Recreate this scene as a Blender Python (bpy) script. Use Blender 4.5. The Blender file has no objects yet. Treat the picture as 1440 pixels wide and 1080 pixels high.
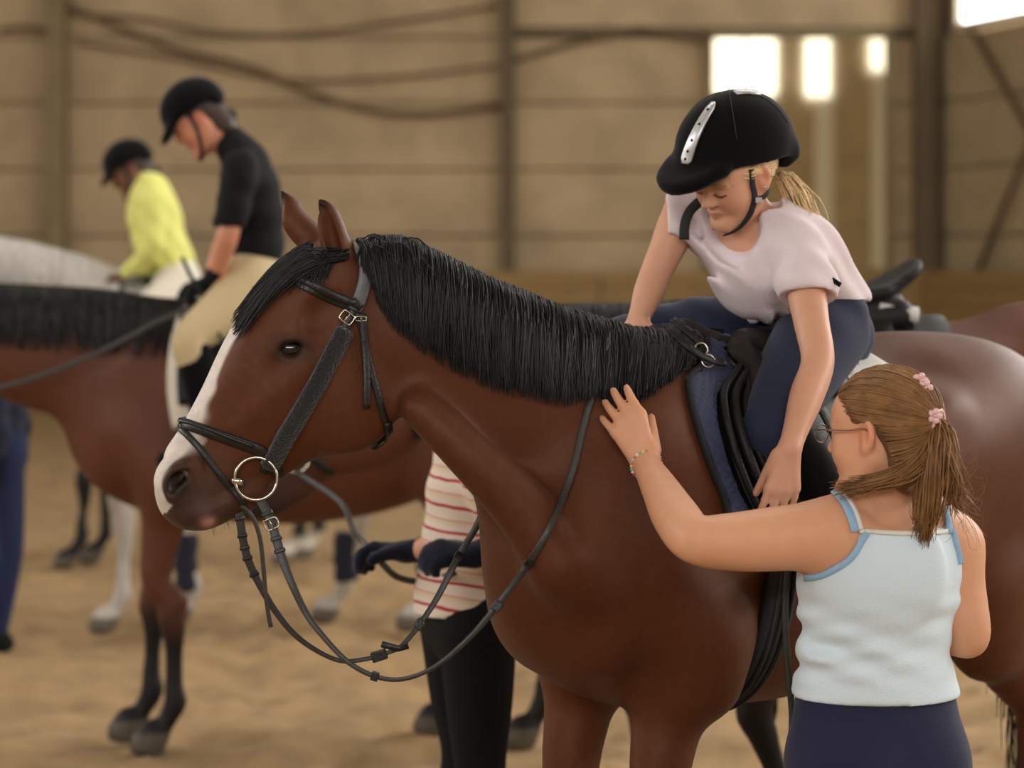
import bpy, bmesh, math, random
import numpy as np
from mathutils import Vector, Matrix, noise as mnoise
from mathutils.bvhtree import BVHTree
random.seed(7); np.random.seed(7)
sc = bpy.context.scene
C = sc.collection

# ---------------------------------------------------------------- camera, world, lights, exposure
FPX, HX, HY, CZ = 3400.0, 720.0, 363.0, 1.72      # focal length in px, horizon row, camera height
cam = bpy.data.cameras.new('camera'); camo = bpy.data.objects.new('camera', cam); C.objects.link(camo)
camo.location = (0, 0, CZ); camo.rotation_euler = (math.pi/2, 0, 0)
cam.sensor_width = 36.0; cam.lens = FPX*36.0/1440.0
cam.shift_y = -(540.0-HY)/1440.0
cam.clip_end = 200; cam.clip_start = .05
cam.dof.use_dof = True; cam.dof.focus_distance = 4.62; cam.dof.aperture_fstop = 2.7
sc.camera = camo
sc.view_settings.view_transform = 'Standard'; sc.view_settings.look = 'None'
sc.view_settings.exposure = 0.0; sc.view_settings.gamma = 1.0; sc.view_settings.use_curve_mapping = False
w = bpy.data.worlds.new('sky'); sc.world = w; w.use_nodes = True
bg = w.node_tree.nodes['Background']; bg.inputs[0].default_value = (.86, .93, 1, 1); bg.inputs[1].default_value = 3.0

def area_light(name, loc, target, sx, sy, power, col=(1, .97, .92)):
    l = bpy.data.lights.new(name, 'AREA'); l.shape = 'RECTANGLE'; l.size = sx; l.size_y = sy
    l.energy = power; l.color = col
    o = bpy.data.objects.new(name, l); C.objects.link(o); o.location = loc
    o.rotation_euler = (Vector(target)-Vector(loc)).to_track_quat('-Z', 'Y').to_euler()
    o['kind'] = 'helper'
    return o
# daylight entering by the window bands of the hall (right side, left side, gable behind the camera) and the roof light
area_light('daylight_right', (10.2, 9.0, 5.2), (1.0, 6.1, 1.2), 24, 1.9, 1300, (1, .985, .96))
area_light('daylight_left', (-11.0, 12.0, 5.2), (0, 14.0, 1.0), 30, 1.9, 650, (.97, .98, 1))
area_light('daylight_gable', (-1.0, -9.6, 5.6), (0, 12.0, 1.6), 12, 2.4, 760, (.97, .98, 1))
area_light('daylight_roof', (1.6, 9.6, 7.8), (1.0, 9.4, 0), 2.0, 26, 700, (1, .99, .98))

# ---------------------------------------------------------------- small helpers
def P(px, py, Y):
    """photograph pixel at distance Y -> world point"""
    return np.array([(px-HX)/FPX*Y, Y, CZ-(py-HY)/FPX*Y])
def V3(a): return np.array(a, dtype=float)
def nrm(v):
    v = np.asarray(v, dtype=float); return v/(np.linalg.norm(v)+1e-12)

def tagit(o, label=None, cat=None, group=None, kind=None):
    if label: o['label'] = label
    if cat: o['category'] = cat
    if group: o['group'] = group
    if kind: o['kind'] = kind
    return o
def empty(name, loc, label=None, cat=None, group=None, kind=None):
    o = bpy.data.objects.new(name, None); C.objects.link(o); o.location = loc; o.empty_display_size = .1
    return tagit(o, label, cat, group, kind)
def adopt(o, parent):
    """parent keeping the world position (parents are unrotated empties or meshes at the origin)"""
    o.parent = parent
    o.matrix_parent_inverse = Matrix.Translation(-parent_world(parent))
    return o
def parent_world(p):
    l = Vector(p.location)
    q = p
    while q.parent:
        l = l + q.matrix_parent_inverse.translation + Vector(q.parent.location) if False else l
        q = q.parent
        break
    # children meshes always sit at world origin, so their world translation is zero
    return l if p.type == 'EMPTY' else Vector((0, 0, 0))

def newmesh(name, verts, faces, mat=None, parent=None, smooth=True, col=None):
    me = bpy.data.meshes.new(name)
    verts = np.asarray(verts, dtype=np.float32)
    if isinstance(faces, np.ndarray) and len(faces):
        n, k = faces.shape
        me.vertices.add(len(verts)); me.vertices.foreach_set('co', verts.ravel())
        me.loops.add(n*k); me.loops.foreach_set('vertex_index', faces.astype(np.int32).ravel())
        me.polygons.add(n); me.polygons.foreach_set('loop_start', np.arange(0, n*k, k, dtype=np.int32))
        me.polygons.foreach_set('loop_total', np.full(n, k, dtype=np.int32))
        me.update(calc_edges=True)
    else:
        me.from_pydata(verts.tolist(), [], [list(map(int, f)) for f in faces])
    if smooth and len(me.polygons):
        me.polygons.foreach_set('use_smooth', np.ones(len(me.polygons), dtype=bool))
    if col is not None:
        at = me.color_attributes.new('Col', 'FLOAT_COLOR', 'POINT')
        cc = np.ones((len(verts), 4), dtype=np.float32); cc[:, :3] = col
        at.data.foreach_set('color', cc.ravel())
    me.validate()
    o = bpy.data.objects.new(name, me); C.objects.link(o)
    if mat: me.materials.append(mat)
    if parent is not None: adopt(o, parent)
    return o

def boxmesh(cx, cy, cz, sx, sy, sz, bev=0.0, R=None):
    bm = bmesh.new(); bmesh.ops.create_cube(bm, size=1)
    bmesh.ops.scale(bm, vec=(sx, sy, sz), verts=bm.verts)
    if bev > 0: bmesh.ops.bevel(bm, geom=bm.edges[:], offset=bev, segments=2, affect='EDGES', profile=.6)
    v = np.array([x.co[:] for x in bm.verts]); f = [[q.index for q in x.verts] for x in bm.faces]
    bm.free()
    if R is not None: v = v@np.array(R).T
    return v+np.array([cx, cy, cz]), f
def box(name, c, s, mat, parent=None, bev=.004, R=None, smooth=False):
    v, f = boxmesh(*c, *s, bev, R); return newmesh(name, v, f, mat, parent, smooth)
def joinvf(parts):
    V, F, n = [], [], 0
    for v, f in parts:
        V.append(np.asarray(v)); F += [[i+n for i in q] for q in f]; n += len(v)
    return np.concatenate(V), F

# ---------------------------------------------------------------- materials
def srgb(r, g, b):
    def f(c):
        c /= 255.0
        return c/12.92 if c <= .04045 else ((c+.055)/1.055)**2.4
    return (f(r), f(g), f(b))
MATS = {}
def mat(name, col=None, rough=.6, var=.0, vscale=20, bump=0, bscale=60, metal=0, spec=.5, sheen=0, coat=0, vcol=False, sss=0, stretch=None, emit=None, alpha=1):
    if name in MATS: return MATS[name]
    m = bpy.data.materials.new(name); m.use_nodes = True; nt = m.node_tree; N = nt.nodes; L = nt.links
    b = N['Principled BSDF']
    b.inputs['Roughness'].default_value = rough; b.inputs['Metallic'].default_value = metal
    b.inputs['Specular IOR Level'].default_value = spec
    if sheen: b.inputs['Sheen Weight'].default_value = sheen; b.inputs['Sheen Roughness'].default_value = .4
    if coat: b.inputs['Coat Weight'].default_value = coat; b.inputs['Coat Roughness'].default_value = .25
    if sss:
        b.inputs['Subsurface Weight'].default_value = sss; b.inputs['Subsurface Radius'].default_value = (.02, .007, .004)
        b.inputs['Subsurface Scale'].default_value = .5
    tc = N.new('ShaderNodeTexCoord'); mp = N.new('ShaderNodeMapping'); L.new(tc.outputs['Object'], mp.inputs[0])
    if stretch: mp.inputs['Scale'].default_value = stretch
    src = None
    if vcol:
        a = N.new('ShaderNodeVertexColor'); a.layer_name = 'Col'; src = a.outputs[0]
    elif col is not None:
        r = N.new('ShaderNodeRGB'); r.outputs[0].default_value = (*col, 1); src = r.outputs[0]
    if var:
        n = N.new('ShaderNodeTexNoise'); n.inputs['Scale'].default_value = vscale; n.inputs['Detail'].default_value = 5
        L.new(mp.outputs[0], n.inputs['Vector'])
        mr = N.new('ShaderNodeMapRange'); mr.inputs[1].default_value = .3; mr.inputs[2].default_value = .7
        mr.inputs[3].default_value = 1-var; mr.inputs[4].default_value = 1+var; L.new(n.outputs[0], mr.inputs[0])
        mx = N.new('ShaderNodeVectorMath'); mx.operation = 'SCALE'; L.new(src, mx.inputs[0]); L.new(mr.outputs[0], mx.inputs['Scale'])
        src = mx.outputs[0]
    L.new(src, b.inputs['Base Color'])
    if bump:
        n = N.new('ShaderNodeTexNoise'); n.inputs['Scale'].default_value = bscale; n.inputs['Detail'].default_value = 4
        L.new(mp.outputs[0], n.inputs['Vector'])
        bp = N.new('ShaderNodeBump'); bp.inputs['Strength'].default_value = bump; bp.inputs['Distance'].default_value = .01
        L.new(n.outputs[0], bp.inputs['Height']); L.new(bp.outputs[0], b.inputs['Normal'])
    if emit: b.inputs['Emission Color'].default_value = (*emit[:3], 1); b.inputs['Emission Strength'].default_value = emit[3]
    MATS[name] = m
    return m

# ---------------------------------------------------------------- implicit surfaces (smooth unions meshed with surface nets)
def axis(lo, hi, h, fine=()):
    """graded axis: spacing h, finer inside the (a, b, hf) ranges"""
    out = [lo]; x = lo
    while x < hi:
        s = h
        for a, b, hf in fine:
            if a <= x <= b: s = min(s, hf)
            else:
                d = (a-x) if x < a else (x-b)
                s = min(s, hf+d*.35)
        x += s; out.append(x)
    return np.array(out, dtype=np.float32)

class Field:
    def __init__(s, ax, ay, az):
        s.ax, s.ay, s.az = ax, ay, az
        s.D = np.full((len(ax), len(ay), len(az)), 1.0, dtype=np.float32)
    def block(s, lo, hi, m):
        sl = []
        for a, l, h in zip((s.ax, s.ay, s.az), lo, hi):
            i = max(0, int(np.searchsorted(a, l-m))-1); j = min(len(a), int(np.searchsorted(a, h+m))+1)
            if j <= i: return None
            sl.append(slice(i, j))
        X = s.ax[sl[0]][:, None, None]; Y = s.ay[sl[1]][None, :, None]; Z = s.az[sl[2]][None, None, :]
        return tuple(sl), X, Y, Z
    def put(s, sl, d, k, op):
        A = s.D[sl]
        if op == 'add':
            if k <= 0: s.D[sl] = np.minimum(A, d); return
            h = np.maximum(k-np.abs(A-d), 0)/k
            s.D[sl] = np.minimum(A, d)-h*h*(k*.25)
        elif op == 'sub':
            d = -d
            if k <= 0: s.D[sl] = np.maximum(A, d); return
            h = np.maximum(k-np.abs(A-d), 0)/k
            s.D[sl] = np.maximum(A, d)+h*h*(k*.25)
        elif op == 'and':
            s.D[sl] = np.maximum(A, d)
    def chain(s, pts, k=.03, L=(0, 1, 0), w=1.0, n=4, op='add', grow=0):
        """pts rows: x y z r [w]; a smooth tapered tube, elliptical across L by the ratio w"""
        pts = [list(map(float, p))+([float(w)] if len(p) < 5 else []) for p in pts]
        A = np.array(pts)
        if len(A) > 2 and n > 1:
            E = np.vstack([2*A[0]-A[1], A, 2*A[-1]-A[-2]]); out = []
            for i in range(1, len(E)-2):
                p0, p1, p2, p3 = E[i-1:i+3]
                for t in np.linspace(0, 1, n, endpoint=False):
                    out.append(.5*((2*p1)+(-p0+p2)*t+(2*p0-5*p1+4*p2-p3)*t*t+(-p0+3*p1-3*p2+p3)*t**3))
            out.append(E[-2]); A = np.array(out)
        A[:, 3] += grow
        L = nrm(L).astype(np.float32)
        rm = (A[:, 3]*np.maximum(1, A[:, 4])).max()
        b = s.block(A[:, :3].min(0)-rm, A[:, :3].max(0)+rm, k+.012)
        if b is None: return
        sl, X, Y, Z = b
        T = np.full((X.shape[0], Y.shape[1], Z.shape[2]), 1.0, dtype=np.float32)
        o = [q.start for q in sl]
        for a, c in zip(A[:-1], A[1:]):
            r = max(a[3]*max(1, a[4]), c[3]*max(1, c[4]))
            bb = s.block(np.minimum(a[:3], c[:3])-r, np.maximum(a[:3], c[:3])+r, k+.02)
            if bb is None: continue
            sb, X, Y, Z = bb
            sb2 = tuple(slice(max(q.start-oo, 0), max(q.stop-oo, 0)) for q, oo in zip(sb, o))
            sh = T[sb2].shape
            ok = (sh[0] == X.shape[0] and sh[1] == Y.shape[1] and sh[2] == Z.shape[2])
            if not ok:
                # clip to T
                rng = [(max(q.start, p.start), min(q.stop, p.stop)) for q, p in zip(sb, sl)]
                if any(j <= i for i, j in rng): continue
                sb2 = tuple(slice(i-oo, j-oo) for (i, j), oo in zip(rng, o))
                X = s.ax[rng[0][0]:rng[0][1]][:, None, None]; Y = s.ay[rng[1][0]:rng[1][1]][None, :, None]; Z = s.az[rng[2][0]:rng[2][1]][None, None, :]
            ba = (c-a)[:3].astype(np.float32); bl = float((ba**2).sum())+1e-9
            px, py, pz = X-np.float32(a[0]), Y-np.float32(a[1]), Z-np.float32(a[2])
            t = np.clip((px*ba[0]+py*ba[1]+pz*ba[2])/bl, 0, 1)
            px = px-t*ba[0]; py = py-t*ba[1]; pz = pz-t*ba[2]
            wt = a[4]+t*(c[4]-a[4])
            if not (abs(a[4]-1) < 1e-4 and abs(c[4]-1) < 1e-4):
                l = (px*L[0]+py*L[1]+pz*L[2])
                f = l*(1/wt-1)
                px = px+f*L[0]; py = py+f*L[1]; pz = pz+f*L[2]
                d = (np.sqrt(px*px+py*py+pz*pz)-(a[3]+t*(c[3]-a[3])))*np.minimum(1, wt*.5+.5)
            else:
                d = np.sqrt(px*px+py*py+pz*pz)-(a[3]+t*(c[3]-a[3]))
            T[sb2] = np.minimum(T[sb2], d.astype(np.float32))
        s.put(sl, T, k, op)
    def ell(s, c, r, R=None, k=.03, op='add', grow=0):
        c = V3(c); r = V3(r)+grow; R = np.eye(3) if R is None else np.array(R, dtype=float)
        ext = np.sqrt(((R.T*r)**2).sum(1))
        b = s.block(c-ext, c+ext, k+.012)
        if b is None: return
        sl, X, Y, Z = b
        x, y, z = X-np.float32(c[0]), Y-np.float32(c[1]), Z-np.float32(c[2])
        q = [(R[i, 0]*x+R[i, 1]*y+R[i, 2]*z).astype(np.float32) for i in range(3)]
        k0 = np.sqrt(sum((q[i]/r[i])**2 for i in range(3)))+1e-6
        k1 = np.sqrt(sum((q[i]/r[i]**2)**2 for i in range(3)))+1e-6
        s.put(sl, (k0*(k0-1)/k1).astype(np.float32), k, op)
    def plane(s, c, n):
        """keep the side the normal points away from"""
        n = nrm(n); c = V3(c)
        X = s.ax[:, None, None]; Y = s.ay[None, :, None]; Z = s.az[None, None, :]
        s.D = np.maximum(s.D, ((X-c[0])*n[0]+(Y-c[1])*n[1]+(Z-c[2])*n[2]).astype(np.float32))
    def wobble(s, fn, box=None):
        X = s.ax[:, None, None]; Y = s.ay[None, :, None]; Z = s.az[None, None, :]
        s.D += fn(X, Y, Z).astype(np.float32)
    def mesh(s, smooth=1):
        D = s.D; D[0], D[-1] = 1, 1; D[:, 0], D[:, -1] = 1, 1; D[:, :, 0], D[:, :, -1] = 1, 1
        I = D < 0
        nx, ny, nz = D.shape
        cnt = np.zeros((nx-1, ny-1, nz-1), dtype=np.int8)
        offs = [(i, j, k) for i in (0, 1) for j in (0, 1) for k in (0, 1)]
        for i, j, k in offs: cnt += I[i:nx-1+i, j:ny-1+j, k:nz-1+k]
        act = np.argwhere((cnt > 0) & (cnt < 8))
        idx = np.full(cnt.shape, -1, dtype=np.int32)
        idx[act[:, 0], act[:, 1], act[:, 2]] = np.arange(len(act))
        vals = np.stack([D[act[:, 0]+i, act[:, 1]+j, act[:, 2]+k] for i, j, k in offs], 1)
        acc = np.zeros((len(act), 3)); n = np.zeros(len(act))
        for a in range(8):
            for b in range(a+1, 8):
                oa, ob = offs[a], offs[b]
                if sum(abs(p-q) for p, q in zip(oa, ob)) != 1: continue
                va, vb = vals[:, a], vals[:, b]; m = (va < 0) != (vb < 0)
                t = np.where(m, va/np.where(m, va-vb, 1), 0)
                for d in range(3): acc[:, d] += m*(oa[d]+t*(ob[d]-oa[d]))
                n += m
        acc /= n[:, None]
        V = np.empty((len(act), 3))
        for d, ax in enumerate((s.ax, s.ay, s.az)):
            i = act[:, d]; V[:, d] = ax[i]+acc[:, d]*(ax[i+1]-ax[i])
        F = []
        for d in range(3):
            e, f = [(1, 2), (2, 0), (0, 1)][d]
            sa = [slice(None)]*3; sb = [slice(None)]*3; sa[d] = slice(0, -1); sb[d] = slice(1, None)
            A, B = I[tuple(sa)], I[tuple(sb)]
            q = np.argwhere(A != B)
            ok = np.ones(len(q), bool)
            for g in (e, f): ok &= (q[:, g] > 0) & (q[:, g] < D.shape[g]-1)
            q = q[ok]; ins = I[q[:, 0], q[:, 1], q[:, 2]]
            def cell(de, df):
                r = q.copy(); r[:, e] += de; r[:, f] += df
                return idx[r[:, 0], r[:, 1], r[:, 2]]
            c = np.stack([cell(-1, -1), cell(0, -1), cell(0, 0), cell(-1, 0)], 1)
            c[~ins] = c[~ins][:, ::-1]
            F.append(c)
        F = np.concatenate(F)
        F = F[(F >= 0).all(1)]
        for _ in range(smooth):
            S = np.zeros_like(V); n = np.zeros(len(V))
            for a, b in ((0, 1), (1, 2), (2, 3), (3, 0)):
                for d in range(3):
                    S[:, d] += np.bincount(F[:, a], V[F[:, b], d], len(V))
                    S[:, d] += np.bincount(F[:, b], V[F[:, a], d], len(V))
                n += np.bincount(F[:, a], minlength=len(V))+np.bincount(F[:, b], minlength=len(V))
            V = V*.5+.5*S/np.maximum(n, 1)[:, None]
        return V, F
def bvh_of(V, F): return BVHTree.FromPolygons(np.asarray(V).tolist(), np.asarray(F).tolist())
def sstep(a, b, x): t = np.clip((x-a)/(b-a), 0, 1); return t*t*(3-2*t)
def mixc(c, d, t): t = np.asarray(t)[:, None]; return c*(1-t)+np.array(d)*t
_rs = np.random.RandomState(3); _T = _rs.rand(4096)
def vnoise(Pt, s):
    """value noise on points"""
    Q = np.asarray(Pt)*s; I = np.floor(Q).astype(np.int64); f = Q-I; f = f*f*(3-2*f); r = 0
    for a in (0, 1):
        for b in (0, 1):
            for c in (0, 1):
                h = ((I[:, 0]+a)*73856093 ^ (I[:, 1]+b)*19349663 ^ (I[:, 2]+c)*83492791) & 4095
                wgt = (f[:, 0] if a else 1-f[:, 0])*(f[:, 1] if b else 1-f[:, 1])*(f[:, 2] if c else 1-f[:, 2])
                r = r+_T[h]*wgt
    return r

# ---------------------------------------------------------------- straps, tubes, strands
def spline(pts, n=6):
    A = np.array(pts, dtype=float)
    if len(A) < 3:
        return np.array([A[0]+(A[-1]-A[0])*t for t in np.linspace(0, 1, n+1)])
    E = np.vstack([2*A[0]-A[1], A, 2*A[-1]-A[-2]]); out = []
    for i in range(1, len(E)-2):
        p0, p1, p2, p3 = E[i-1:i+3]
        for t in np.linspace(0, 1, n, endpoint=False):
            out.append(.5*((2*p1)+(-p0+p2)*t+(2*p0-5*p1+4*p2-p3)*t*t+(-p0+3*p1-3*p2+p3)*t**3))
    out.append(E[-2]); return np.array(out)
def strap_vf(pts, nrms, width, thick, closed=False):
    pts = np.asarray(pts, float); nrms = np.asarray(nrms, float); n = len(pts)
    if np.ndim(width) == 0: width = np.full(n, width)
    if closed: T = np.roll(pts, -1, 0)-np.roll(pts, 1, 0)
    else: T = np.gradient(pts, axis=0)
    V = []
    prof = [(-.5, -.35), (-.5, .2), (-.42, .5), (.42, .5), (.5, .2), (.5, -.35), (.42, -.5), (-.42, -.5)]
    for p, t, nn, w_ in zip(pts, T, nrms, width):
        t = nrm(t); b = nrm(np.cross(t, nn)); nn = np.cross(b, t)
        for x, y in prof: V.append(p+b*x*w_+nn*y*thick)
    F = []; m = 8
    for i in range(n if closed else n-1):
        j = (i+1) % n
        for a in range(m): F.append([i*m+a, i*m+(a+1) % m, j*m+(a+1) % m, j*m+a])
    if not closed: F += [list(range(m))[::-1], list(range((n-1)*m, n*m))]
    return np.array(V), F
def tube_vf(pts, r, m=8, closed=False):
    pts = np.asarray(pts, float); n = len(pts)
    if np.ndim(r) == 0: r = np.full(n, r)
    T = (np.roll(pts, -1, 0)-np.roll(pts, 1, 0)) if closed else np.gradient(pts, axis=0)
    u = nrm(np.cross(nrm(T[0]), (0.123, .7, .69))); V = []
    for p, t, rr in zip(pts, T, r):
        t = nrm(t); u = nrm(u-t*np.dot(u, t)); v = np.cross(t, u)
        for a in range(m):
            th = 2*math.pi*a/m; V.append(p+(u*math.cos(th)+v*math.sin(th))*rr)
    F = []
    for i in range(n if closed else n-1):
        j = (i+1) % n
        for a in range(m): F.append([i*m+a, i*m+(a+1) % m, j*m+(a+1) % m, j*m+a])
    if not closed: F += [list(range(m))[::-1], list(range((n-1)*m, n*m))]
    return np.array(V), F
def strands_vf(S, width):
    """S (n, k, 3) strands -> thin three-sided tapering locks; width scalar or (n,)"""
    S = np.asarray(S, float); n, k, _ = S.shape
    width = np.broadcast_to(np.asarray(width, float), (n,))
    T = np.gradient(S, axis=1); T /= np.linalg.norm(T, axis=2, keepdims=True)+1e-9
    ref = np.random.RandomState(1).normal(size=(n, 1, 3))
    U = np.cross(T, ref); U /= np.linalg.norm(U, axis=2, keepdims=True)+1e-9
    W = np.cross(T, U)
    taper = np.sin(np.linspace(.35, 1, k)*math.pi*.93)[None, :, None]*.9+.12
    V = np.empty((n, k, 3, 3))
    for a in range(3):
        th = 2*math.pi*a/3
        V[:, :, a] = S+(U*math.cos(th)+W*math.sin(th))*width[:, None, None]*taper*.5
    base = (np.arange(n)[:, None, None]*k+np.arange(k-1)[None, :, None])*3
    a = np.arange(3)[None, None, :]; b = (a+1) % 3
    F = np.stack([base+a, base+b, base+3+b, base+3+a], -1).reshape(-1, 4)
    return V.reshape(-1, 3), F
# ================================================================ THE HALL
M_panel = mat('wall_panel', srgb(179, 157, 124), .9, var=.16, vscale=1.6, bump=.3, bscale=30)
M_panel2 = mat('wall_panel_right', srgb(170, 152, 120), .9, var=.12, vscale=2.2, bump=.3, bscale=30)
M_wallbase = mat('wall_joint', srgb(150, 132, 104), .95)
M_post = mat('steel_post', srgb(132, 116, 80), .7, var=.12, vscale=5)
M_postd = mat('steel_post_dark', srgb(98, 82, 58), .7, var=.1, vscale=5)
M_board = mat('kick_board', srgb(146, 118, 74), .8, var=.18, vscale=4, stretch=(1, 1, 8))
M_cable = mat('cable', srgb(108, 86, 60), .8)
M_ceil = mat('ceiling', srgb(176, 168, 150), .9, var=.05, vscale=2)
M_glass = mat('lit_window', (1, 1, 1), .5, emit=(1, .99, .96, 5.0))
M_frame = mat('window_frame', srgb(200, 190, 170), .6)

def kind_s(o): o['kind'] = 'structure'; return o
BY = 28.0
def wallvf(x0, y0, x1, y1, z0, z1, t=.2):
    d = nrm((x1-x0, y1-y0, 0)); n = np.array([-d[1], d[0], 0])*t
    a, b = np.array([x0, y0, 0]), np.array([x1, y1, 0]); V = []
    for z in (z0, z1):
        for p in (a, b, b+n, a+n): V.append(p+np.array([0, 0, z]))
    return V, [(0, 1, 2, 3), (7, 6, 5, 4), (0, 4, 5, 1), (1, 5, 6, 2), (2, 6, 7, 3), (3, 7, 4, 0)]
RX0, RY0 = 4.92, BY; RDX, RDY = .3*1.0, -.954           # the right wall runs at a slant towards the viewer
def rw(t, z=0, off=0):                                   # point on the right wall
    return np.array([RX0+RDX*t-.954*off, RY0+RDY*t-.3*off, z])
ROOMTOP = 8.2
wall_back = kind_s(newmesh('wall_back', *wallvf(-11.5, BY+.05, 5.2, BY+.05, 0, ROOMTOP), M_wallbase, smooth=False))
e = rw(40.0)
wall_right = kind_s(newmesh('wall_right', *wallvf(*rw(-.3, off=-.05)[:2], *rw(40.5, off=-.05)[:2], 0, ROOMTOP), M_wallbase, smooth=False))
wall_left = kind_s(newmesh('wall_left', *wallvf(-11.5, -10.3, -11.5, 28.2, 0, ROOMTOP), M_panel, smooth=False))
wall_front = kind_s(newmesh('wall_front', *wallvf(17.6, -10.2, -11.6, -10.2, 0, ROOMTOP), M_panel, smooth=False))
ceiling = kind_s(box('ceiling', (3, 9, ROOMTOP+.1), (30, 40, .2), M_ceil, bev=0))
# purlins under the ceiling
for k in range(7):
    box('purlin', (3, -8+k*5.6, ROOMTOP-.15), (28, .16, .3), M_post, ceiling, bev=0)

# concrete panels of the back wall, one object each, joints recessed
zr = [0, .45, 1.21, 1.975, 2.74, 3.51, 4.27, 5.04, 5.8, 6.57, 7.34, 8.15]
bays = [(-11.4, -5.32), (-5.14, -.1), (.02, 4.86)]
rr = random.Random(4)
for (xa, xb) in bays:
    for za, zb in zip(zr[:-1], zr[1:]):
        g = .012
        box('panel', ((xa+xb)/2, BY-.03+rr.uniform(-.008, .008), (za+zb)/2), (xb-xa-.02, .1, zb-za-g*2), M_panel, wall_back, bev=.012)
for t0, t1 in ((.1, 5.2), (5.4, 11), (11.2, 17), (17.2, 23), (23.2, 29), (29.2, 35), (35.2, 39.8)):
    for za, zb in zip(zr[:-1], zr[1:]):
        if 4.0 < za < 5.6 and t0 < 30: continue       # the window band
        c = rw((t0+t1)/2, (za+zb)/2, .0)
        ang = math.atan2(RDY, RDX); R = Matrix.Rotation(ang, 3, 'Z')
        box('panel', c, (t1-t0-.02, .1, zb-za-.024), M_panel2, wall_right, bev=.012, R=R)
# posts
def hpost(x, wd, m, proud=.22):
    o = box('steel_post', (x, BY-.09-proud/2, ROOMTOP/2-.16), (wd, proud, ROOMTOP-.34), m, bev=.01)
    return o
tagit(hpost(-5.23, .2, M_post), 'olive steel post on the back wall above the yellow-shirted rider', 'post')
tagit(hpost(-.04, .13, M_postd), 'thin dark steel post on the back wall behind the bay horse mane', 'post')
tagit(hpost(4.74, .24, M_postd, .3), 'dark corner post right of the big mirror', 'post')
# long ledge and the kick boards
kind_s(box('trim_1', (2.42, BY-.12, 4.33), (4.84, .12, .1), M_postd, bev=.01))
kick = kind_s(newmesh('trim_2', *wallvf(-11.3, BY-.35, 5.4, BY-.35, 0, 1.5, .06), M_wallbase, smooth=False))
for k in range(8):
    for xa, xb in ((-11.3, -7.2), (-7.18, -3.1), (-3.08, 1.0), (1.02, 5.0)):
        box('board', ((xa+xb)/2, BY-.42-.02*(7-k), .1+k*.197), (xb-xa, .04, .19), M_board, kick, bev=.008)
kick2 = kind_s(newmesh('trim_3', *wallvf(*rw(.3, off=.3)[:2], *rw(30, off=.3)[:2], 0, 1.45, .05), M_wallbase, smooth=False))
for k in range(8):
    for t0 in range(0, 28, 4):
        c = rw(t0+2.3, .1+k*.197, .36+.02*(7-k))
        box('board', c, (3.98, .04, .19), M_board, kick2, bev=.008, R=Matrix.Rotation(math.atan2(RDY, RDX), 3, 'Z'))
# window band of the right wall, windows of the gable behind the viewer
wn = 1
def window(p0, p1, z0, z1, inw, name_i, slant=0.0):
    d = nrm(p1-p0); ln = np.linalg.norm(p1-p0); c = (p0+p1)/2; R = Matrix.Rotation(math.atan2(d[1], d[0]), 3, 'Z')
    root = kind_s(box('window_%d' % name_i, (c[0], c[1], (z0+z1)/2), (ln, .05, z1-z0), M_glass, bev=0, R=R))
    n = np.array([inw[0], inw[1], 0])
    for zz in (z0-.04, z1+.04): box('frame_bar', (c+n*.05)*[1, 1, 0]+[0, 0, zz], (ln+.16, .1, .08), M_frame, root, bev=.006, R=R)
    for q in (p0, (p0+p1)/2, p1): box('frame_bar', (q+n*.05)*[1, 1, 0]+[0, 0, (z0+z1)/2], (.08, .1, z1-z0), M_frame, root, bev=.006, R=R)
    return root
for t0 in (.75, 5.6, 11.4, 17.4, 23.4):
    window(rw(t0, 0, .06), rw(t0+4.3, 0, .06), 4.36, 5.75, (-.954, -.3), wn); wn += 1
for xa, xb, zb_ in ((5.45, 7.2, 6.15), (7.95, 8.65, 6.1), (9.7, 10.2, 6.8), (.5, 2.2, 6.15), (-3.5, -1.8, 6.15), (-7.5, -5.8, 6.15)):
    window(np.array([xa, -10.1, 0]), np.array([xb, -10.1, 0]), zb_, 7.9, (0, 1), wn); wn += 1
M_pale = mat('pale_band_sheet', srgb(232, 226, 208), .8)  # pale sheets added behind the viewer, unseen, for lighter bands in the mirror
for i, (xa, wd_, z1_) in enumerate(((8.45, .5, 6.0), (9.95, .42, 6.7), (6.1, .5, 6.0), (1.3, .5, 6.0), (-2.6, .5, 6.0))):
    box('mirror_band_sheet', (xa, -10.0, z1_/2), (wd_, .3, z1_), M_pale, wall_front, bev=.02)
for y0 in (0, 6, 12, 18):
    window(np.array([-11.4, y0, 0]), np.array([-11.4, y0+4.6, 0]), 4.3, 6.0, (1, 0), wn); wn += 1

# big mirror on the back wall
M_mirror = mat('mirror_glass', srgb(196, 188, 165), .035, metal=1.0)
mroot = box('wall_mirror', (3.3, BY-.16, 2.93), (2.02, .05, 2.68), M_mirror, bev=.004)
tagit(mroot, 'big wall mirror right of the rider reflecting bright windows', 'mirror')
for xx in (2.27, 4.33): box('frame_bar', (xx, BY-.17, 2.93), (.09, .08, 2.76), M_post, mroot, bev=.01)
for zz in (1.56, 4.29): box('frame_bar', (3.3, BY-.17, zz), (2.15, .08, .09), M_post, mroot, bev=.01)

# crossed bracing rods on the right wall
for (a, b, lab) in (((1.1, 4.3), (4.0, 1.5), 'dark bracing rod on right wall falling to the right edge'),
                    ((1.3, 1.6), (3.6, 4.3), 'dark bracing rod on right wall climbing to the right edge')):
    pa, pb = rw(a[0], a[1], .16), rw(b[0], b[1], .14 if a[1] > 3 else .2)
    o = newmesh('bracing_rod', *tube_vf([pa, (pa+pb)/2, pb], .035), M_postd)
    tagit(o, lab, 'rod', 'bracing rods')
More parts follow.
